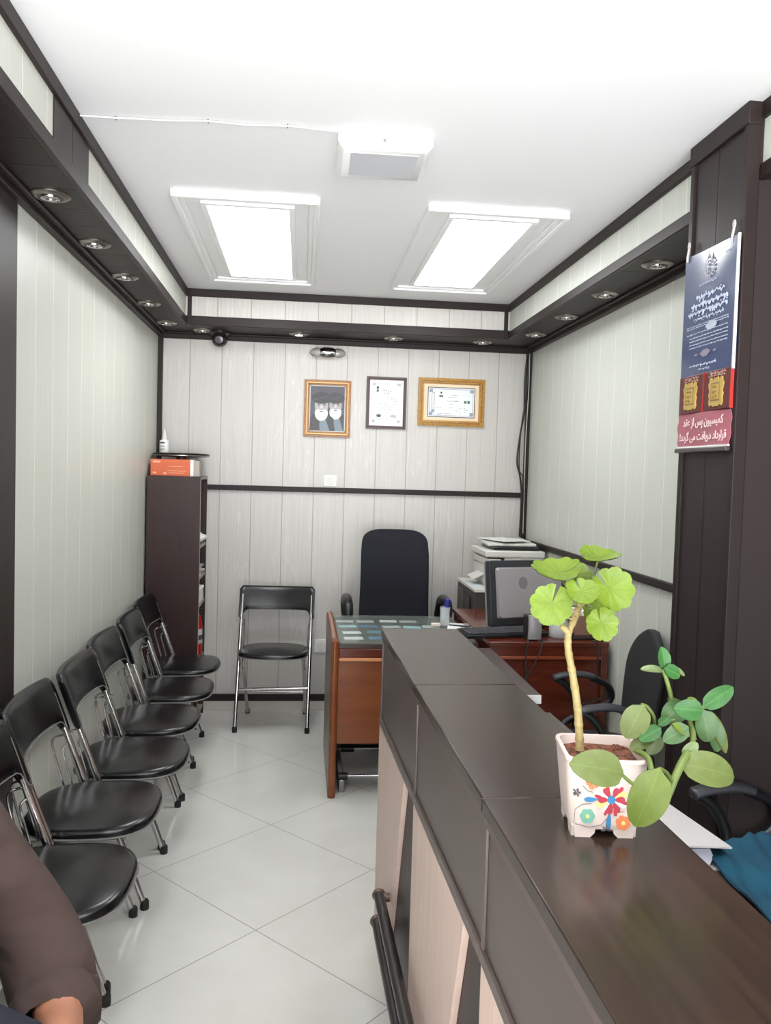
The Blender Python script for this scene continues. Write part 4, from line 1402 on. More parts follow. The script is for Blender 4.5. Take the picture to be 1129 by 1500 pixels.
# speaker
c = at(757, 934, 2, KZ)
t = thing('computer_speaker', 'small silver and black desktop speaker in front of the monitor', 'speaker', (1.112, 3.845, KZ), R(2))
mb = MB()
mb.loft([[(x, y, z) for x, y in rrect(0.058, 0.062, 0.006)] for z in (0.0, 0.118)])
mb.build('cabinet', BLACKP, t, bevel=0.004)
mb = MB()
rings = []
for k in range(9):
    z = 0.008 + 0.114 * k / 8
    b_ = 0.010 * math.sin(k / 8 * PI * 1.0)
    rings.append([(x + 0.008, -0.033 - 0.010 * math.cos((x) / 0.06 * 2) + 0.012 * (k / 8) * 0 - b_ * 0.5 + yy, z) for x, yy in superell(0.066, 0.014, 3.5, 20)])
mb.loft(rings)
mb.build('silver_grille', SILVERP, t)
cab = [Vector((1.09, 3.80, KZ + 0.004)), Vector((1.08, 3.768, KZ + 0.002)), Vector((1.07, 3.76, KZ - 0.06)), Vector((1.075, 3.755, KZ - 0.2)), Vector((1.07, 3.758, KZ - 0.36))]
o = MB().tube([p - cab[0] for p in smooth_path(cab)], 0.004, 8).build('speaker_cable', CABLE, None, cab[0])
tag(o, 'black cable hanging from the speaker over the desk front', 'cable')
cab = [Vector((1.155, 3.80, KZ + 0.004)), Vector((1.15, 3.766, KZ + 0.002)), Vector((1.13, 3.745, KZ - 0.05)), Vector((1.09, 3.738, KZ - 0.13)), Vector((1.05, 3.740, KZ - 0.20))]
o = MB().tube([p - cab[0] for p in smooth_path(cab)], 0.003, 8).build('mouse_cable', CABLE, None, cab[0])
tag(o, 'thin black cable sagging across the front of the mahogany desk', 'cable')
cab = [Vector((1.40, 3.80, KZ + 0.003)), Vector((1.42, 3.765, KZ - 0.01)), Vector((1.42, 3.757, KZ - 0.13)), Vector((1.455, 3.750, KZ - 0.20)), Vector((1.44, 3.75, KZ - 0.26)), Vector((1.34, 3.755, KZ - 0.29)), Vector((1.30, 3.757, KZ - 0.26))]
o = MB().tube([p - cab[0] for p in smooth_path(cab)], 0.004, 8).build('power_cable', CABLE, None, cab[0])
tag(o, 'black looped cable hanging at the right end of the mahogany desk', 'cable')

# glass jar, document box, black tray behind the geranium
t = thing('glass_jar', 'clear glass jar with dark red contents beside the monitor', 'jar', (1.270, 3.895, KZ))
MB().lathe([(0.0, 0.0), (0.045, 0.0), (0.050, 0.006), (0.050, 0.068), (0.040, 0.080), (0.040, 0.092), (0.037, 0.092), (0.037, 0.080), (0.046, 0.066), (0.046, 0.008), (0.0, 0.008)], n=28).build('jar_wall', CLR, t)
MB().lathe([(0.0, 0.009), (0.045, 0.009), (0.045, 0.040), (0.0, 0.042)], n=24).build('contents', mat('dark red contents', (96, 28, 26), 0.5), t)
MB().lathe([(0.0, 0.090), (0.043, 0.090), (0.043, 0.104), (0.0, 0.106)], n=24).build('lid', mat('jar lid', (150, 150, 148), 0.3, 0.6), t)
t = thing('letter_tray', 'flat black tray with pale edge at the right end of the mahogany desk', 'tray', (1.375, 3.93, KZ))
MB().box(-0.055, 0.095, -0.10, 0.11, 0, 0.012).build('base', BLACKP, t, bevel=0.003)
MB().box(-0.055, -0.050, -0.10, 0.11, 0.012, 0.035).box(0.09, 0.095, -0.10, 0.11, 0.012, 0.035).box(-0.05, 0.09, 0.105, 0.11, 0.012, 0.035).build('rim', GREYP, t)
t = thing('document_box', 'brown document box with white papers on top, behind the geranium stem', 'box', (1.371, 3.95, KZ + 0.012))
MB().box(-0.045, 0.085, -0.06, 0.07, 0.0, 0.095).build('carton', mat('brown card', (150, 112, 92), 0.5), t, bevel=0.002)
MB().box(-0.040, 0.070, -0.062, 0.06, 0.095, 0.118).build('paper_pile', PAPER, t)

# copier stand and multifunction printer
t = thing('printer_cabinet', 'dark low cabinet with white top carrying the printer', 'cabinet', (1.045, 4.80, 0))
MB().box(0, 0.43, 0, 0.54, 0.0, 0.885).build('carcass', mat('dark cabinet', (72, 66, 62), 0.5), t, bevel=0.003)
MB().box(-0.006, 0.435, -0.006, 0.545, 0.885, 0.903).build('white_top', OFFWHITE, t, bevel=0.002)
MB().box(-0.010, 0.0, 0.12, 0.26, 0.66, 0.84).build('dark_recess', BLACKP, t, bevel=0.003)
MB().box(-0.012, 0.0, 0.33, 0.49, 0.62, 0.85).build('side_hatch', mat('hatch brown', (92, 84, 78), 0.5), t, bevel=0.003)
MB().box(0.02, 0.41, -0.012, 0.0, 0.05, 0.60).build('door', mat('dark cabinet door', (62, 54, 50), 0.5), t, bevel=0.003)
t = thing('multifunction_printer', 'cream multifunction printer with scanner tray in the right back corner', 'printer', (1.110, 4.86, 0.903))
pw, pd = 0.362, 0.42
MB().box(0.02, pw, 0.02, pd, 0.0, 0.13).build('lower_body', OFFWHITE, t, bevel=0.012)
MB().box(0.015, 0.10, 0.0, pd, 0.13, 0.175).box(0.12, pw, 0.0, pd, 0.13, 0.185).build('upper_body', OFFWHITE, t, bevel=0.006)
MB().box(0.04, 0.30, 0.012, 0.30, 0.135, 0.172).build('output_slot', BLACKP, t)
MB().box(0.0, pw + 0.005, -0.01, pd, 0.185, 0.225).build('scanner_unit', OFFWHITE, t, bevel=0.008)
MB().box(0.06, pw - 0.02, 0.03, pd - 0.06, 0.225, 0.245).build('document_glass', BLACKP, t, bevel=0.004)
m = MB()
m.xf = Matrix.Translation((0.03, 0.06, 0.246)) @ Matrix.Rotation(R(2), 4, 'X')
m.box(0, pw - 0.06, 0, pd - 0.08, 0, 0.018)
m.build('scanner_lid', OFFWHITE, t, bevel=0.006)
m = MB()
m.xf = Matrix.Translation((0.02, 0.10, 0.07)) @ Matrix.Rotation(R(-24), 4, 'Y')
m.box(-0.075, 0.0, 0.0, 0.18, 0, 0.006)
m.build('side_flap', OFFWHITE, t, bevel=0.001)
MB().box(0.02, 0.14, 0.008, 0.02, 0.04, 0.12).build('front_door', mat('pale grey plastic', (206, 208, 204), 0.45), t, bevel=0.003)
o = MB().box(-0.10, 0.10, -0.14, 0.14, 0, 0.004).build('paper_sheet', PAPER, None, (1.27, 5.06, 1.180))
o.rotation_euler = (0, 0, R(24))
tag(o, 'white paper sheets lying on top of the printer', 'paper')
o = MB().box(-0.028, 0.028, -0.12, 0.12, 0, 0.005).build('paper_sheet', mat('blue white paper', (206, 216, 222), 0.6), None, (1.078, 5.03, 0.903))
tag(o, 'bluish paper lying on the white cabinet top beside the printer', 'paper')

# side table with white end joining desk and counter
t = thing('side_table', 'dark topped side table with white end edge behind the counter', 'table', (0.575, 2.940, 0))
MB().box(0, 0.325, 0.0, 0.82, 0.745, 0.774).build('table_top', CFACE, t, bevel=0.001)
MB().box(0, 0.325, -0.003, 0.0, 0.743, 0.775).build('white_edge', PAPER, t)
for y in (0.03, 0.78):
    MB().box(0.02, 0.29, y, y + 0.025, 0.0, 0.745).build('leg_panel', NICHE, t)

# work table behind the counter
t = thing('work_table', 'dark work table behind the counter under the blue cloth', 'table', (0.60, 1.7, 0))
outline = [(-0.01, 1.14), (0.304, 1.14), (0.345, 0.10), (0.515, 0.062), (0.515, -1.1), (0.02, -1.1)]
MB().prism(outline, 2, 0.712, 0.740).build('table_top', mat('work table grey brown', (92, 82, 78), 0.4), t, bevel=0.002)
for y in (1.08, 0.12, -1.07):
    MB().box(0.03, 0.28, y - 0.012, y + 0.012, 0, 0.712).build('leg_panel', NICHE, t)

# thick open book
o0 = Vector((0.790, 1.775, 0.740))
t = thing('open_folder', 'thick white bound folder lying partly open behind the counter', 'book', o0, R(8))
COVER = mat('pale folder cover', (208, 204, 202), 0.5)
MB().box(-0.20, 0.125, -0.13, 0.16, 0.0, 0.004).build('back_cover', COVER, t)
mb = MB()
rings = []
for k in range(9):
    q = k / 8
    x = -0.195 + 0.29 * q
    hgt = 0.052 - 0.012 * q
    rings.append([(x, -0.115, 0.004), (x + 0.010, -0.118 + 0.018 * math.sin(q * 3), 0.004 + hgt * 0.5), (x, -0.115, 0.004 + hgt), (x, 0.15, 0.004 + hgt * 0.9), (x, 0.15, 0.004)])
mb.loft(rings)
mb.build('page_block', mat('page edges', (222, 224, 236), 0.6), t, smooth=50)
m = MB()
m.grid(lambda u, v: (-0.20 + 0.335 * u, -0.135 + 0.30 * v, 0.060 - 0.012 * u + 0.010 * math.sin(u * PI)), 10, 6, (0, 0, 0.004))
m.build('front_cover', COVER, t)

# blue cloth on the work table
mb = MB()


def cloth(u, v):
    x = 0.915 - 0.06 * v + (0.205 + 0.06 * v) * u
    y = 1.785 - 0.80 * v + 0.012 * math.sin(u * 9)
    z = 0.760 + 0.004 * math.sin(u * 13 + v * 5) + 0.006 * math.sin(v * 17 - u * 6) + 0.004 * math.sin(u * 31 + v * 23)
    if x > 1.12:
        z -= (x - 1.12) * 1.1
    return (x, y, z)


mb.grid(cloth, 30, 44, (0, 0, -0.006))
BLUEC = mat('petrol blue cloth', (6, 66, 88), 0.9)
_t = NT(BLUEC)
_t.col(_t.mix(_t.ramp(_t.noise(_t.pos(), 9, 4), 0.35, 0.65), (4, 62, 84), (10, 76, 98)))
_t.bump(_t.noise(_t.pos(), 300, 3), 0.5, 0.002)
o = mb.build('blue_cloth', BLUEC, None, smooth=60)
tag(o, 'petrol blue cloth spread on the work table behind the counter', 'cloth')

# ------------------------------------------------------------------ potted plant on the counter
RIMZ, BASEZ = 1.170, CT
A = at(811, 1073, 2, RIMZ)
B = at(831, 1112, 2, RIMZ)
Cc = at(955, 1117, 2, RIMZ)
A2 = at(820, 1186, 2, BASEZ)
B2 = at(836, 1226, 2, BASEZ)
C2 = at(933, 1229, 2, BASEZ)
base = (A2 + C2) / 2
base.z = CT
t = thing('potted_plant', 'white painted square flower pot with geranium and trailing succulent on the counter', 'potted plant', base)
PLANT = t


def quad_ring(p, q, r, z, rad, n=6, ins=0.0):
    """rounded parallelogram ring p-q-r-(p+r-q) at height z, local to the plant"""
    s_ = p + r - q
    cs = [p, q, r, s_]
    cen = (p + r) / 2
    out = []
    for i in range(4):
        c_ = cs[i]
        a_ = (cs[i - 1] - c_).normalized()
        b_ = (cs[(i + 1) % 4] - c_).normalized()
        e0 = c_ + a_ * rad
        e1 = c_ + b_ * rad
        for k in range(n + 1):
            w_ = k / n
            pt = (1 - w_) ** 2 * e0 + 2 * w_ * (1 - w_) * c_ + w_ * w_ * e1
            pt = cen + (pt - cen) * (1 - ins)
            out.append((pt.x - base.x, pt.y - base.y, z - base.z))
    return out


CERAM = mat('white glazed ceramic', (216, 200, 193), 0.22, 0, 0.5)
POTM = [CERAM, mat('paint red', (176, 60, 78), 0.35), mat('paint blue', (62, 128, 176), 0.35), mat('paint yellow', (232, 214, 130), 0.35), mat('paint orange', (226, 132, 84), 0.35), mat('paint teal', (116, 176, 158), 0.35), mat('paint outline', (92, 84, 96), 0.4), mat('paint white petal', (246, 240, 232), 0.35)]
mb = MB()


def mixq(v):
    return (A2.lerp(A, v), B2.lerp(B, v), Cc.lerp(Cc, 0) if False else C2.lerp(Cc, v))


rings = []
FOOT = 0.012
for v in (0.0, 0.05, 0.1, 0.16, 0.22, 0.28, 0.34, 0.4, 0.46, 0.52, 0.58, 0.64, 0.7, 0.76, 0.82, 0.88, 0.94):
    zz_ = BASEZ + FOOT + (RIMZ - BASEZ - FOOT) * v
    p, q, r_ = mixq((zz_ - BASEZ) / (RIMZ - BASEZ))
    rings.append(quad_ring(p, q, r_, zz_, 0.022, 6, 0.03 if v == 0 else 0.0))
p, q, r_ = mixq(1.0)
rings.append(quad_ring(p, q, r_, RIMZ - 0.004, 0.022, 6, -0.015))
rings.append(quad_ring(p, q, r_, RIMZ, 0.022, 6, 0.0))
rings.append(quad_ring(p, q, r_, RIMZ, 0.022, 6, 0.09))
rings.append(quad_ring(p, q, r_, RIMZ - 0.012, 0.022, 6, 0.13))
rings.append(quad_ring(p, q, r_, RIMZ - 0.035, 0.022, 6, 0.15))
mb.loft(rings)
# four corner feet joined by a low arched skirt
fr = [Vector(x) for x in quad_ring(A2, B2, C2, BASEZ, 0.022, 6, 0.0)]
D2 = A2 + C2 - B2
cs = [A2, B2, C2, D2]
for i in range(4):
    c_ = Vector((cs[i].x - base.x, cs[i].y - base.y, 0))
    a_ = Vector((cs[i - 1].x - cs[i].x, cs[i - 1].y - cs[i].y, 0)).normalized()
    b_ = Vector((cs[(i + 1) % 4].x - cs[i].x, cs[(i + 1) % 4].y - cs[i].y, 0)).normalized()
    for d_ in (a_, b_):
        o_ = b_ if d_ is a_ else a_
        outl = []
        L1, L2 = 0.028, 0.036
        prof = [(0.006, 0.0), (L1, 0.0), (L1 + 0.006, 0.006), (L2, FOOT + 0.004), (0.004, FOOT + 0.004)]
        ra = [c_ + d_ * s_ + o_ * 0.001 + Vector((0, 0, z_)) for s_, z_ in prof]
        rb = [c_ + d_ * s_ + o_ * 0.016 + Vector((0, 0, z_)) for s_, z_ in prof]
        mb.loft([ra, rb])
# painted motif on the front face
fn = Vector((C2.x - B2.x, C2.y - B2.y, 0)).normalized()
fout = Vector((fn.y, -fn.x, 0))


def face_pt(px, py, lift=0.0008):
    """photo pixel on the front face -> local point, via the face plane"""
    d = RIGHT * ((px - 564.5) / F_PX) + UP * (-(py - 750.0) / F_PX) + FWD
    o_ = (B2 + C2) / 2
    up_ = ((B + Cc) / 2 - o_)
    nrm = fn.cross(up_).normalized()
    k = (o_ - EYEP).dot(nrm) / d.dot(nrm)
    p_ = EYEP + d * k
    v_ = (p_.z - BASEZ) / (RIMZ - BASEZ)
    l_, r2_ = B2.lerp(B, v_), C2.lerp(Cc, v_)
    w_ = r2_ - l_
    p_ = l_ + w_ * ((p_ - l_).dot(w_) / w_.length_squared)
    return p_ - base + nrm * (lift + 0.0006) * (1 if nrm.dot(EYEP - o_) > 0 else -1)


def paint(pts, mi, lift=0.0012):
    mb.mi = mi
    a_ = [face_pt(x, y, lift) for x, y in pts]
    b_ = [face_pt(x, y, -0.005) for x, y in pts]
    mb.loft([b_, a_])


def petal(cx, cy, ang, r0, r1, wd, mi, lift=0.0012):
    ca, sa = math.cos(ang), math.sin(ang)
    pts = []
    for u, w_ in ((r0, 0.15), (r0 + (r1 - r0) * 0.35, 0.75), (r0 + (r1 - r0) * 0.7, 1.0), (r0 + (r1 - r0) * 0.92, 0.6), (r1, 0.0), (r0 + (r1 - r0) * 0.92, -0.6), (r0 + (r1 - r0) * 0.7, -1.0), (r0 + (r1 - r0) * 0.35, -0.75), (r0, -0.15)):
        pts.append((cx + ca * u - sa * w_ * wd, cy + sa * u + ca * w_ * wd))
    paint(pts, mi, lift)


fx, fy = 895, 1171
for k in range(8):
    petal(fx, fy, k * PI / 4 + PI / 8, 5, 24, 5.0, 3 if k % 2 else 7, 0.0010)
for a_ in (-60, -120, 100, 60, 180, 0):
    petal(fx, fy, R(a_), 4, 22 if a_ in (100, 60) else 20, 5.0, 1, 0.0013)
    petal(fx, fy, R(a_ + 14), 12, 25, 2.6, 1, 0.0014)
paint(ell(fx, fy, 6, 6, 14), 2, 0.0018)
for a_, L_ in ((180, 40), (97, 44), (-75, 38)):
    petal(fx, fy, R(a_), 20, L_, 3.6, 2, 0.0011)
for k in range(6):
    petal(860, 1195, k * PI / 3, 2, 11, 4.2, 5, 0.0012)
paint(ell(860, 1195, 3, 3, 10), 3, 0.0017)
for k in range(6):
    petal(912, 1205, k * PI / 3 + 0.3, 2, 11, 4.4, 4, 0.0012)
paint(ell(912, 1205, 3, 3, 10), 3, 0.0017)
for k in range(5):
    petal(868, 1146, k * PI * 0.4 + 0.6, 2, 10, 4.0, 4, 0.0012)
for k in range(5):
    petal(845, 1161, k * PI * 0.4, 1, 6, 1.3, 6, 0.0012)
for k in range(5):
    petal(888, 1216, PI + k * PI * 0.25, 1, 8, 0.9, 6, 0.0012)
for pth in ([(840, 1205), (842, 1185), (852, 1178), (866, 1177)], [(842, 1206), (862, 1211), (880, 1208), (888, 1198)], [(853, 1150), (860, 1158), (868, 1160)], [(898, 1195), (904, 1190), (914, 1188)]):
    mb.mi = 6
    mb.tube([face_pt(x, y, 0.0008) for x, y in pth], 0.0004, 5)
mb.build('pot', POTM, t, smooth=50)
# soil
p, q, r_ = mixq(1.0)
mb = MB()
ring = quad_ring(p, q, r_, RIMZ - 0.014, 0.022, 8, 0.13)
cen = Vector((sum(x[0] for x in ring) / len(ring), sum(x[1] for x in ring) / len(ring), 0))
sr = random.Random(2)
rings = []
for s_ in (1.0, 0.85, 0.68, 0.5, 0.32, 0.15):
    rings.append([(cen.x + (x - cen.x) * s_, cen.y + (y - cen.y) * s_, z + (0.0 if s_ == 1.0 else sr.uniform(-0.002, 0.005))) for x, y, z in ring])
mb.loft(rings, cap0=True)
for k in range(60):
    a_ = sr.uniform(0, 2 * PI)
    q_ = sr.choice(ring)
    s_ = math.sqrt(sr.random()) * 0.88
    mb.ball((cen.x + (q_[0] - cen.x) * s_, cen.y + (q_[1] - cen.y) * s_, RIMZ - 0.012 - base.z), sr.uniform(0.002, 0.005), sr.uniform(0.002, 0.005), sr.uniform(0.002, 0.004), 6)
SOIL = mat('brown potting soil', (92, 54, 38), 0.95)
_t = NT(SOIL)
_t.col(_t.mix(_t.ramp(_t.noise(_t.obj(), 180, 4), 0.35, 0.65), (70, 38, 26), (140, 84, 62)))
o = mb.build('soil', SOIL, t)


def leaf_mat(name, c, c2, vein, kind):
    m = mat(name, c, 0.45, 0, 0.3)
    tt = NT(m)
    ob = tt.obj()
    nz = tt.noise(ob, 55, 3)
    col_ = tt.mix(tt.ramp(nz, 0.35, 0.65), c, c2)
    s_ = tt.xyz(ob)
    if kind == 'radial':
        an = tt.math('DIVIDE', tt.math('ARCTAN2', s_[0], s_[1]), 2 * PI / 9)
        fr_ = tt.math('ABSOLUTE', tt.math('SUBTRACT', tt.math('FRACT', tt.math('ADD', an, 0.5)), 0.5))
        rad = tt.math('POWER', tt.math('ADD', tt.math('MULTIPLY', s_[0], s_[0]), tt.math('MULTIPLY', s_[1], s_[1])), 0.5)
        v_ = tt.math('LESS_THAN', tt.math('MULTIPLY', fr_, rad), 0.00075)
    else:
        v_ = tt.math('LESS_THAN', tt.math('ABSOLUTE', s_[0]), 0.0009)
    tt.col(tt.mix(tt.math('MULTIPLY', v_, 0.55), col_, vein))
    tt.b.inputs['Transmission Weight'].default_value = 0.0
    tt.b.inputs['Subsurface Weight'].default_value = 0.15
    tt.b.inputs['Subsurface Radius'].default_value = (0.004, 0.006, 0.001)
    return m


GER = leaf_mat('geranium leaf', (88, 108, 26), (98, 118, 34), (78, 98, 24), 'radial')
PEP = {'green': leaf_mat('succulent leaf green', (38, 81, 36), (52, 96, 45), (74, 112, 59), 'mid'),
       'grey': leaf_mat('succulent leaf grey green', (60, 86, 50), (72, 98, 60), (90, 112, 74), 'mid'),
       'olive': leaf_mat('succulent leaf olive', (88, 99, 52), (96, 107, 60), (105, 116, 68), 'mid'),
       'lime': leaf_mat('succulent leaf lime', (88, 104, 38), (96, 110, 48), (107, 120, 60), 'mid'),
       'pale': leaf_mat('succulent leaf pale', (93, 107, 68), (103, 116, 78), (112, 124, 87), 'mid')}
STEM = wood_mat('pale tan stem', (160, 144, 98), (138, 120, 70), 0.55, (60, 60, 200), 0.4)
GSTEM = mat('green stem', (92, 108, 50), 0.5)
BARK = mat('brown stem', (120, 96, 66), 0.7)


def local(p):
    return p - base


# geranium stem
gp = [(849, 1098, 1.155), (848, 1070, 1.155), (845, 1030, 1.155), (838, 985, 1.155), (832, 950, 1.155), (833, 925, 1.155), (842, 906, 1.16), (850, 880, 1.165)]
pts = [local(at(x, y, 1, d * 1.04)) for x, y, d in gp]
sp_ = smooth_path(pts, 8)
n = len(sp_)
rad = [0.0064 - 0.0018 * (i / (n - 1)) + (0.0009 if i % 5 == 0 else 0) for i in range(n)]
mb = MB()
mb.tube(sp_, rad, 12)
mb.tube([local(at(833, 927, 1, 1.2012)), local(at(826, 920, 1, 1.1960)), local(at(821, 917, 1, 1.1939))], [0.006, 0.005, 0.0035], 8)
for k in range(18):
    i = n - 1 - k // 2 - 1
    a_ = k * 2.4
    p_ = sp_[max(i, 0)]
    mb.tube([p_, p_ + Vector((0.009 * math.cos(a_), 0.009 * math.sin(a_), 0.003))], [0.003, 0.0008], 5)
GEO = mb.build('geranium_stem', STEM, t, smooth=50)


def leaf_matrix(origin, ydir, normal):
    y_ = ydir.normalized()
    x_ = y_.cross(normal).normalized()
    z_ = x_.cross(y_).normalized()
    return Matrix(((x_.x, y_.x, z_.x, origin.x), (x_.y, y_.y, z_.y, origin.y), (x_.z, y_.z, z_.z, origin.z), (0, 0, 0, 1)))


def geranium_leaf(px, py, depth, rpx, updeg, normal, root, seed):
    """round scalloped leaf; updeg is the direction (in the photo) from the notch to the tip"""
    depth *= 1.04
    c_ = at(px, py, 1, depth)
    rr = 1.14 * rpx * depth / F_PX
    rg = random.Random(seed)
    mb = MB()
    NA, NR = 72, 6
    rings = []
    notch = 0.22
    for j in range(NR + 1):
        s_ = j / NR
        row = []
        for i in range(NA + 1):
            a_ = -PI + notch * 0.5 + (2 * PI - notch) * i / NA
            lob = 1 - 0.085 * abs(math.sin(4.5 * a_)) ** 5 + 0.020 * math.cos(27 * a_)
            base_r = rr * (0.92 + 0.10 * math.cos(a_)) * lob
            r0 = base_r * s_
            z_ = 0.22 * rr * s_ ** 2 + 0.025 * rr * s_ * math.cos(9 * a_) + 0.10 * rr * s_ ** 2 * math.sin(2 * a_ + seed)
            row.append((r0 * math.sin(a_), r0 * math.cos(a_), z_))
        rings.append(row)
    for off in (0.0, -0.0012):
        vr = [[mb.v((x, y, z + off)) for x, y, z in row] for row in rings]
        for j in range(NR):
            for i in range(NA):
                if j == 0:
                    mb.f([vr[0][0], vr[1][i], vr[1][i + 1]]) if i >= 0 else None
                else:
                    mb.f([vr[j][i], vr[j][i + 1], vr[j + 1][i + 1], vr[j + 1][i]])
    ud = R(updeg)
    yd = RIGHT * math.cos(ud) + UP * math.sin(ud)
    nv = (RIGHT * normal[0] + UP * normal[1] - FWD * normal[2]).normalized()
    yd = yd - nv * yd.dot(nv)
    M = leaf_matrix(local(c_), yd, nv)
    lf = mb.build('leaf', GER, GEO, matrix=M, smooth=80)
    # petiole
    a_ = local(c_) - nv * 0.001
    b_ = local(at(root[0], root[1], 1, root[2] * 1.04))
    mid = a_.lerp(b_, 0.5) - nv * 0.012
    MB().tube(arc(b_, mid, a_, 8), 0.0016, 6).build('petiole', GSTEM, GEO)


geranium_leaf(808, 884, 1.115, 31, -110, (-0.15, 0.25, 0.95), (848, 888, 1.165), 1)
geranium_leaf(818, 838, 1.150, 36, 180, (-0.05, 0.90, 0.38), (848, 880, 1.165), 2)
geranium_leaf(842, 842, 1.200, 24, 60, (0.1, 0.80, 0.5), (850, 878, 1.165), 3)
geranium_leaf(851, 866, 1.110, 25, -80, (0.0, 0.72, 0.68), (851, 880, 1.165), 4)
geranium_leaf(893, 862, 1.140, 33, -50, (0.15, 0.35, 0.92), (852, 878, 1.165), 5)
geranium_leaf(876, 817, 1.160, 30, 10, (0.0, 0.93, 0.32), (866, 856, 1.168), 6)
geranium_leaf(880, 912, 1.120, 25, -75, (0.12, 0.15, 0.97), (851, 882, 1.165), 7)
geranium_leaf(872, 892, 1.180, 24, -30, (0.1, 0.4, 0.9), (851, 882, 1.165), 8)

# trailing succulent
mb = MB()
main = smooth_path([local(at(x, y, 1, d * 1.07)) for x, y, d in ((925, 1098, 1.10), (942, 1080, 1.11), (962, 1066, 1.10), (984, 1056, 1.09), (1000, 1052, 1.09), (1022, 1044, 1.085), (1030, 1036, 1.08))])
mb.tube(main, 0.0036, 8)
mb.tube(smooth_path([local(at(x, y, 1, d * 1.07)) for x, y, d in ((958, 1072, 1.105), (958, 1052, 1.10), (948, 1036, 1.10), (938, 1032, 1.10))]), 0.0028, 8)
mb.tube(smooth_path([local(at(x, y, 1, d * 1.07)) for x, y, d in ((990, 1054, 1.09), (985, 1030, 1.10), (978, 1002, 1.10), (971, 981, 1.10))]), [0.0034] * 18 + [0.003], 8)
droop = smooth_path([local(at(x, y, 1, d * 1.07)) for x, y, d in ((932, 1100, 1.085), (950, 1112, 1.055), (956, 1150, 1.03), (957, 1186, 1.02), (974, 1172, 1.02), (988, 1140, 1.02), (1000, 1115, 1.03), (1012, 1095, 1.05), (1015, 1075, 1.07), (1010, 1055, 1.085))])
mb.tube(droop, [0.0058 if 14 < i < 44 else 0.0042 for i in range(len(droop))], 10)
mb.tube(smooth_path([local(at(x, y, 1, d * 1.07)) for x, y, d in ((984, 1146, 1.02), (976, 1132, 1.0), (966, 1126, 0.99))]), 0.0028, 8)
mb.tube(smooth_path([local(at(x, y, 1, d * 1.07)) for x, y, d in ((960, 1160, 1.02), (930, 1150, 0.99), (912, 1136, 0.985))]), 0.0026, 8)
for k in range(12):
    q_ = droop[36 + k] if 36 + k < len(droop) else droop[-1]
    mb.ball(q_ + Vector((0.004 * math.cos(k * 2.2), -0.003, 0.004 * math.sin(k * 2.2))), 0.0018, n=6)
SUC = mb.build('succulent_stem', GSTEM, t, smooth=50)
SHAPES = {}


def suc_leaf(b, tip, wpx, depth, tone, tilt=(0, 0.2, 1), dz=0.0, curl=0.12):
    """b, tip: photo pixels of leaf base and tip; dz: how much nearer (-) or further the tip lies"""
    depth *= 1.07
    p0 = at(b[0], b[1], 1, depth)
    p1 = at(tip[0], tip[1], 1, depth + dz)
    L = (p1 - p0).length
    wd = wpx * 1.06 * depth / F_PX / 2
    mb = MB()
    NL, NW = 16, 8
    rings = []
    for j in range(NL + 1):
        s_ = j / NL
        w_ = wd * (math.sin(PI * min(1, s_ ** 0.88)) ** 0.52 if 0 < s_ < 1 else 0.02)
        if s_ < 0.12:
            w_ = max(w_ * (s_ / 0.12) ** 0.6, wd * 0.06)
        zc = -curl * L * (s_ - 0.35) ** 2 * 2
        top = [(w_ * (-1 + 2 * i / NW), L * s_, zc + 0.18 * w_ * (2 * i / NW - 1) ** 2 + 0.0009) for i in range(NW + 1)]
        bot = [(w_ * (1 - 2 * i / NW), L * s_, zc + 0.18 * w_ * (2 * i / NW - 1) ** 2 - 0.0009) for i in range(NW + 1)]
        rings.append(top + bot)
    mb.loft(rings)
    nv = (RIGHT * tilt[0] + UP * tilt[1] - FWD * tilt[2]).normalized()
    M = leaf_matrix(local(p0), p1 - p0, nv)
    mb.build('leaf', PEP[tone], SUC, matrix=M, smooth=70)


suc_leaf((974, 980), (970, 948), 20, 1.10, 'green', (0.2, 0.1, 1))
suc_leaf((972, 982), (939, 978), 13, 1.10, 'pale', (0, 0.8, 0.6))
suc_leaf((973, 979), (997, 990), 21, 1.095, 'green', (0.1, 0.4, 0.9))
suc_leaf((985, 978), (1004, 989), 9, 1.105, 'pale', (0.3, 0.6, 0.7))
suc_leaf((1029, 1036), (1075, 1006), 27, 1.08, 'green', (0.1, 0.4, 0.9))
suc_leaf((1030, 1041), (988, 1038), 31, 1.07, 'green', (0.0, 0.2, 1))
suc_leaf((1000, 1028), (972, 1060), 33, 1.09, 'grey', (-0.2, 0.1, 1))
suc_leaf((1028, 1040), (1040, 1088), 36, 1.075, 'grey', (0.1, 0.1, 1))
suc_leaf((1042, 1052), (1054, 1103), 26, 1.085, 'grey', (0.2, 0.0, 1))
suc_leaf((1032, 1040), (1070, 1103), 27, 1.09, 'olive', (0.5, 0.3, 0.8))
suc_leaf((1008, 1064), (972, 1086), 27, 1.06, 'grey', (0.0, 0.3, 0.9))
suc_leaf((1022, 1036), (1008, 1022), 14, 1.09, 'lime', (0, 0.6, 0.7))
suc_leaf((1004, 1040), (980, 1022), 14, 1.10, 'grey', (0, 0.7, 0.6))
suc_leaf((942, 1033), (916, 1082), 40, 1.09, 'olive', (-0.2, 0.1, 1))
suc_leaf((968, 1066), (937, 1084), 22, 1.08, 'green', (0.0, 0.5, 0.8))
suc_leaf((960, 1074), (922, 1098), 22, 1.09, 'olive', (0.0, 0.6, 0.7))
suc_leaf((966, 1076), (950, 1106), 24, 1.10, 'pale', (0.2, 0.3, 0.8))
suc_leaf((985, 1060), (1012, 1078), 15, 1.06, 'lime', (0, 0.6, 0.7))
suc_leaf((964, 1062), (982, 1050), 14, 1.09, 'green', (0, 0.5, 0.8))
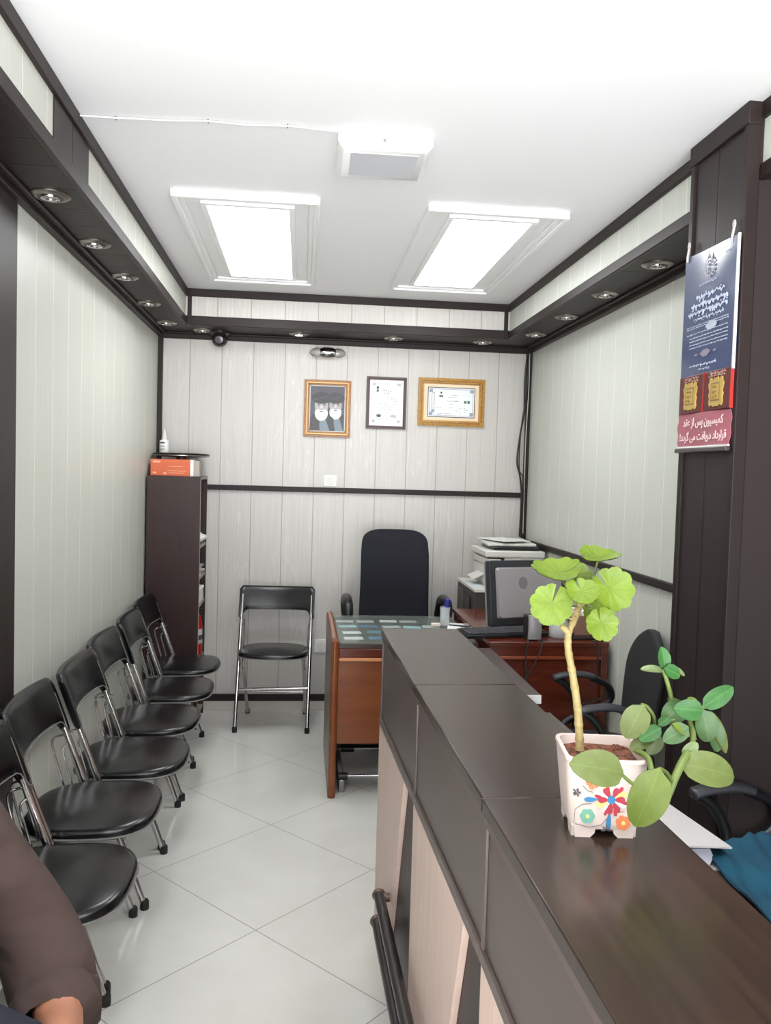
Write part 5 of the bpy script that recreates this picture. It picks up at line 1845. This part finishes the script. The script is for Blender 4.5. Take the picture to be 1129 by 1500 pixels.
suc_leaf((914, 1132), (838, 1118), 52, 0.99, 'olive', (-0.1, 0.45, 0.9), -0.01)
suc_leaf((966, 1126), (931, 1214), 58, 0.985, 'lime', (-0.1, 0.1, 1), 0.0)
suc_leaf((996, 1118), (1084, 1137), 50, 1.03, 'olive', (0.1, 0.4, 0.9), 0.0, 0.2)
suc_leaf((1000, 1108), (1022, 1088), 18, 1.04, 'pale', (0.1, 0.5, 0.8))

# ------------------------------------------------------------------ person seated on the next chair, only arm and thigh in view
dup(fc, (-0.50, 1.40, 0), R(90), 'black folding chair under the seated person at the near end of the row', 'black folding chairs')


def skin_mesh(name, joints, bones, m, parent, root=0, sub=2):
    me = bpy.data.meshes.new(name)
    me.from_pydata([j[0] for j in joints], bones, [])
    o = bpy.data.objects.new(name, me)
    COL.objects.link(o)
    o.parent = parent
    md = o.modifiers.new('skin', 'SKIN')
    md.use_smooth_shade = True
    if not me.skin_vertices:
        me.attributes  # the layer is made with the modifier
    for i, j in enumerate(joints):
        r_ = j[1]
        me.skin_vertices[0].data[i].radius = r_ if isinstance(r_, tuple) else (r_, r_)
    me.skin_vertices[0].data[root].use_root = True
    sb = o.modifiers.new('subdivision', 'SUBSURF')
    sb.levels = sub
    sb.render_levels = sub
    me.materials.append(m)
    return o


SKIN = mat('skin', (178, 122, 96), 0.5)
SKIN.node_tree.nodes['Principled BSDF'].inputs['Subsurface Weight'].default_value = 0.1
SHIRT = mat('brown shirt', (76, 60, 56), 0.9)
_t = NT(SHIRT)
_t.bump(_t.noise(_t.obj(), 1.0, 2, 0.4, (6, 7, 13)), 0.8, 0.035)
JEANS = mat('dark navy trousers', (34, 38, 50), 0.85)
pb = Vector((-0.69, 1.40, 0))
P = thing('person', 'seated person in brown shirt and dark trousers, forearm resting on the thigh', 'person', pb)


def J(x, y, z):
    return (x + 0.68, y - 1.66, z)


# continuous body
J_ = [(J(-0.70, 1.66, 0.615), (0.12, 0.14)), (J(-0.69, 1.66, 0.72), (0.11, 0.13)), (J(-0.66, 1.65, 0.92), (0.11, 0.15)), (J(-0.64, 1.64, 1.06), (0.06, 0.07)), (J(-0.62, 1.64, 1.12), 0.052), (J(-0.60, 1.64, 1.20), (0.075, 0.07)), (J(-0.59, 1.64, 1.29), (0.09, 0.078)),
      # left arm (towards the room)
      (J(-0.655, 1.84, 0.985), 0.060), (J(-0.475, 1.90, 0.640), 0.042), (J(-0.388, 1.73, 0.578), 0.045), (J(-0.36, 1.61, 0.640), 0.029),
      # right arm
      (J(-0.66, 1.47, 0.99), 0.060), (J(-0.54, 1.42, 0.72), 0.048), (J(-0.36, 1.46, 0.660), 0.036), (J(-0.30, 1.48, 0.640), 0.028),
      # legs
      (J(-0.66, 1.71, 0.600), 0.085), (J(-0.27, 1.61, 0.51), 0.058), (J(-0.22, 1.66, 0.26), 0.052), (J(-0.23, 1.66, 0.09), 0.042),
      (J(-0.66, 1.59, 0.600), 0.085), (J(-0.26, 1.53, 0.51), 0.058), (J(-0.22, 1.52, 0.26), 0.055), (J(-0.23, 1.52, 0.09), 0.042)]
B_ = [(0, 1), (1, 2), (2, 3), (3, 4), (4, 5), (5, 6), (2, 7), (7, 8), (8, 9), (9, 10), (2, 11), (11, 12), (12, 13), (13, 14), (0, 15), (15, 16), (16, 17), (17, 18), (0, 19), (19, 20), (20, 21), (21, 22)]
hands = []
for wrist, d in ((10, Vector((0.25, -0.9, -0.18))), (14, Vector((0.95, 0.1, -0.2)))):
    d.normalize()
    side = d.cross(Vector((0, 0, 1))).normalized()
    w0 = Vector(J_[wrist][0])
    pi = len(J_)
    J_.append((tuple(w0 + d * 0.055), (0.036, 0.017)))
    B_.append((wrist, pi))
    for k, (off, ln) in enumerate(((-0.030, 0.072), (-0.010, 0.082), (0.011, 0.078), (0.030, 0.060))):
        a_ = w0 + d * 0.092 + side * off
        b_ = a_ + d * ln * 0.55 + Vector((0, 0, -0.006))
        c_ = a_ + d * ln * 0.9 + Vector((0, 0, -0.030))
        i = len(J_)
        J_ += [(tuple(a_), 0.0092), (tuple(b_), 0.0085), (tuple(c_), 0.0072)]
        B_ += [(pi, i), (i, i + 1), (i + 1, i + 2)]
    i = len(J_)
    a_ = w0 + d * 0.035 - side * 0.040
    J_ += [(tuple(a_), 0.011), (tuple(a_ + d * 0.035 - side * 0.018 + Vector((0, 0, -0.008))), 0.0095)]
    B_ += [(pi, i), (i, i + 1)]
skin_mesh('body', J_, B_, SKIN, P)
# shirt with rolled sleeve over torso and upper arms
S_ = [(J(-0.70, 1.66, 0.63), (0.145, 0.165)), (J(-0.69, 1.66, 0.74), (0.14, 0.165)), (J(-0.665, 1.65, 0.93), (0.135, 0.18)), (J(-0.645, 1.64, 1.07), (0.075, 0.085)),
      (J(-0.660, 1.85, 0.985), 0.085), (J(-0.585, 1.885, 0.83), 0.078), (J(-0.482, 1.90, 0.655), 0.086), (J(-0.436, 1.845, 0.598), 0.090), (J(-0.414, 1.79, 0.568), 0.080),
      (J(-0.66, 1.46, 0.985), 0.088), (J(-0.60, 1.43, 0.84), 0.080), (J(-0.53, 1.42, 0.70), 0.072), (J(-0.45, 1.44, 0.64), 0.062)]
skin_mesh('shirt', S_, [(0, 1), (1, 2), (2, 3), (2, 4), (4, 5), (5, 6), (6, 7), (7, 8), (2, 9), (9, 10), (10, 11), (11, 12)], SHIRT, P)
mb = MB()
ca_, cb_ = Vector(J(-0.428, 1.822, 0.582)), Vector(J(-0.404, 1.765, 0.553))
cd_ = (cb_ - ca_)
mb.tube([ca_, ca_ + cd_ * 0.15, ca_ + cd_ * 0.5, ca_ + cd_ * 0.85, cb_, cb_ - cd_ * 0.1], [0.074, 0.081, 0.080, 0.079, 0.072, 0.030], 20)
cuff = mb.build('rolled_cuff', SHIRT, P, smooth=60)
for v_ in cuff.data.vertices:
    v_.co += Vector((0.003 * math.sin(v_.co.z * 190), 0.003 * math.sin(v_.co.x * 170), 0.003 * math.sin(v_.co.y * 150)))
T_ = [(J(-0.70, 1.66, 0.615), (0.13, 0.155)), (J(-0.64, 1.70, 0.600), 0.098), (J(-0.45, 1.65, 0.565), 0.082), (J(-0.275, 1.61, 0.510), 0.070), (J(-0.225, 1.66, 0.27), 0.066), (J(-0.23, 1.66, 0.09), 0.058),
      (J(-0.64, 1.59, 0.600), 0.098), (J(-0.45, 1.55, 0.565), 0.082), (J(-0.265, 1.53, 0.510), 0.070), (J(-0.225, 1.52, 0.27), 0.070), (J(-0.23, 1.52, 0.09), 0.062)]
skin_mesh('trousers', T_, [(0, 1), (1, 2), (2, 3), (3, 4), (4, 5), (0, 6), (6, 7), (7, 8), (8, 9), (9, 10)], JEANS, P)
for y in (1.67, 1.52):
    mb = MB()
    rings = []
    for k in range(9):
        q_ = k / 8
        x = -0.28 + 0.26 * q_
        hh = 0.085 - 0.045 * q_ ** 0.8
        ww = 0.042 + 0.006 * math.sin(q_ * PI)
        if k in (0, 8):
            ww *= 0.7
        rings.append([J(x, y + a_, max(0.0, hh / 2 + b_)) for a_, b_ in superell(2 * ww, hh, 3, 16)])
    mb.loft(rings)
    mb.build('shoe', BLACKP, P)
mb = MB()
mb.ball(J(-0.605, 1.64, 1.285), 0.102, 0.088, 0.095)
mb.build('hair', mat('dark hair', (30, 24, 22), 0.6), P)
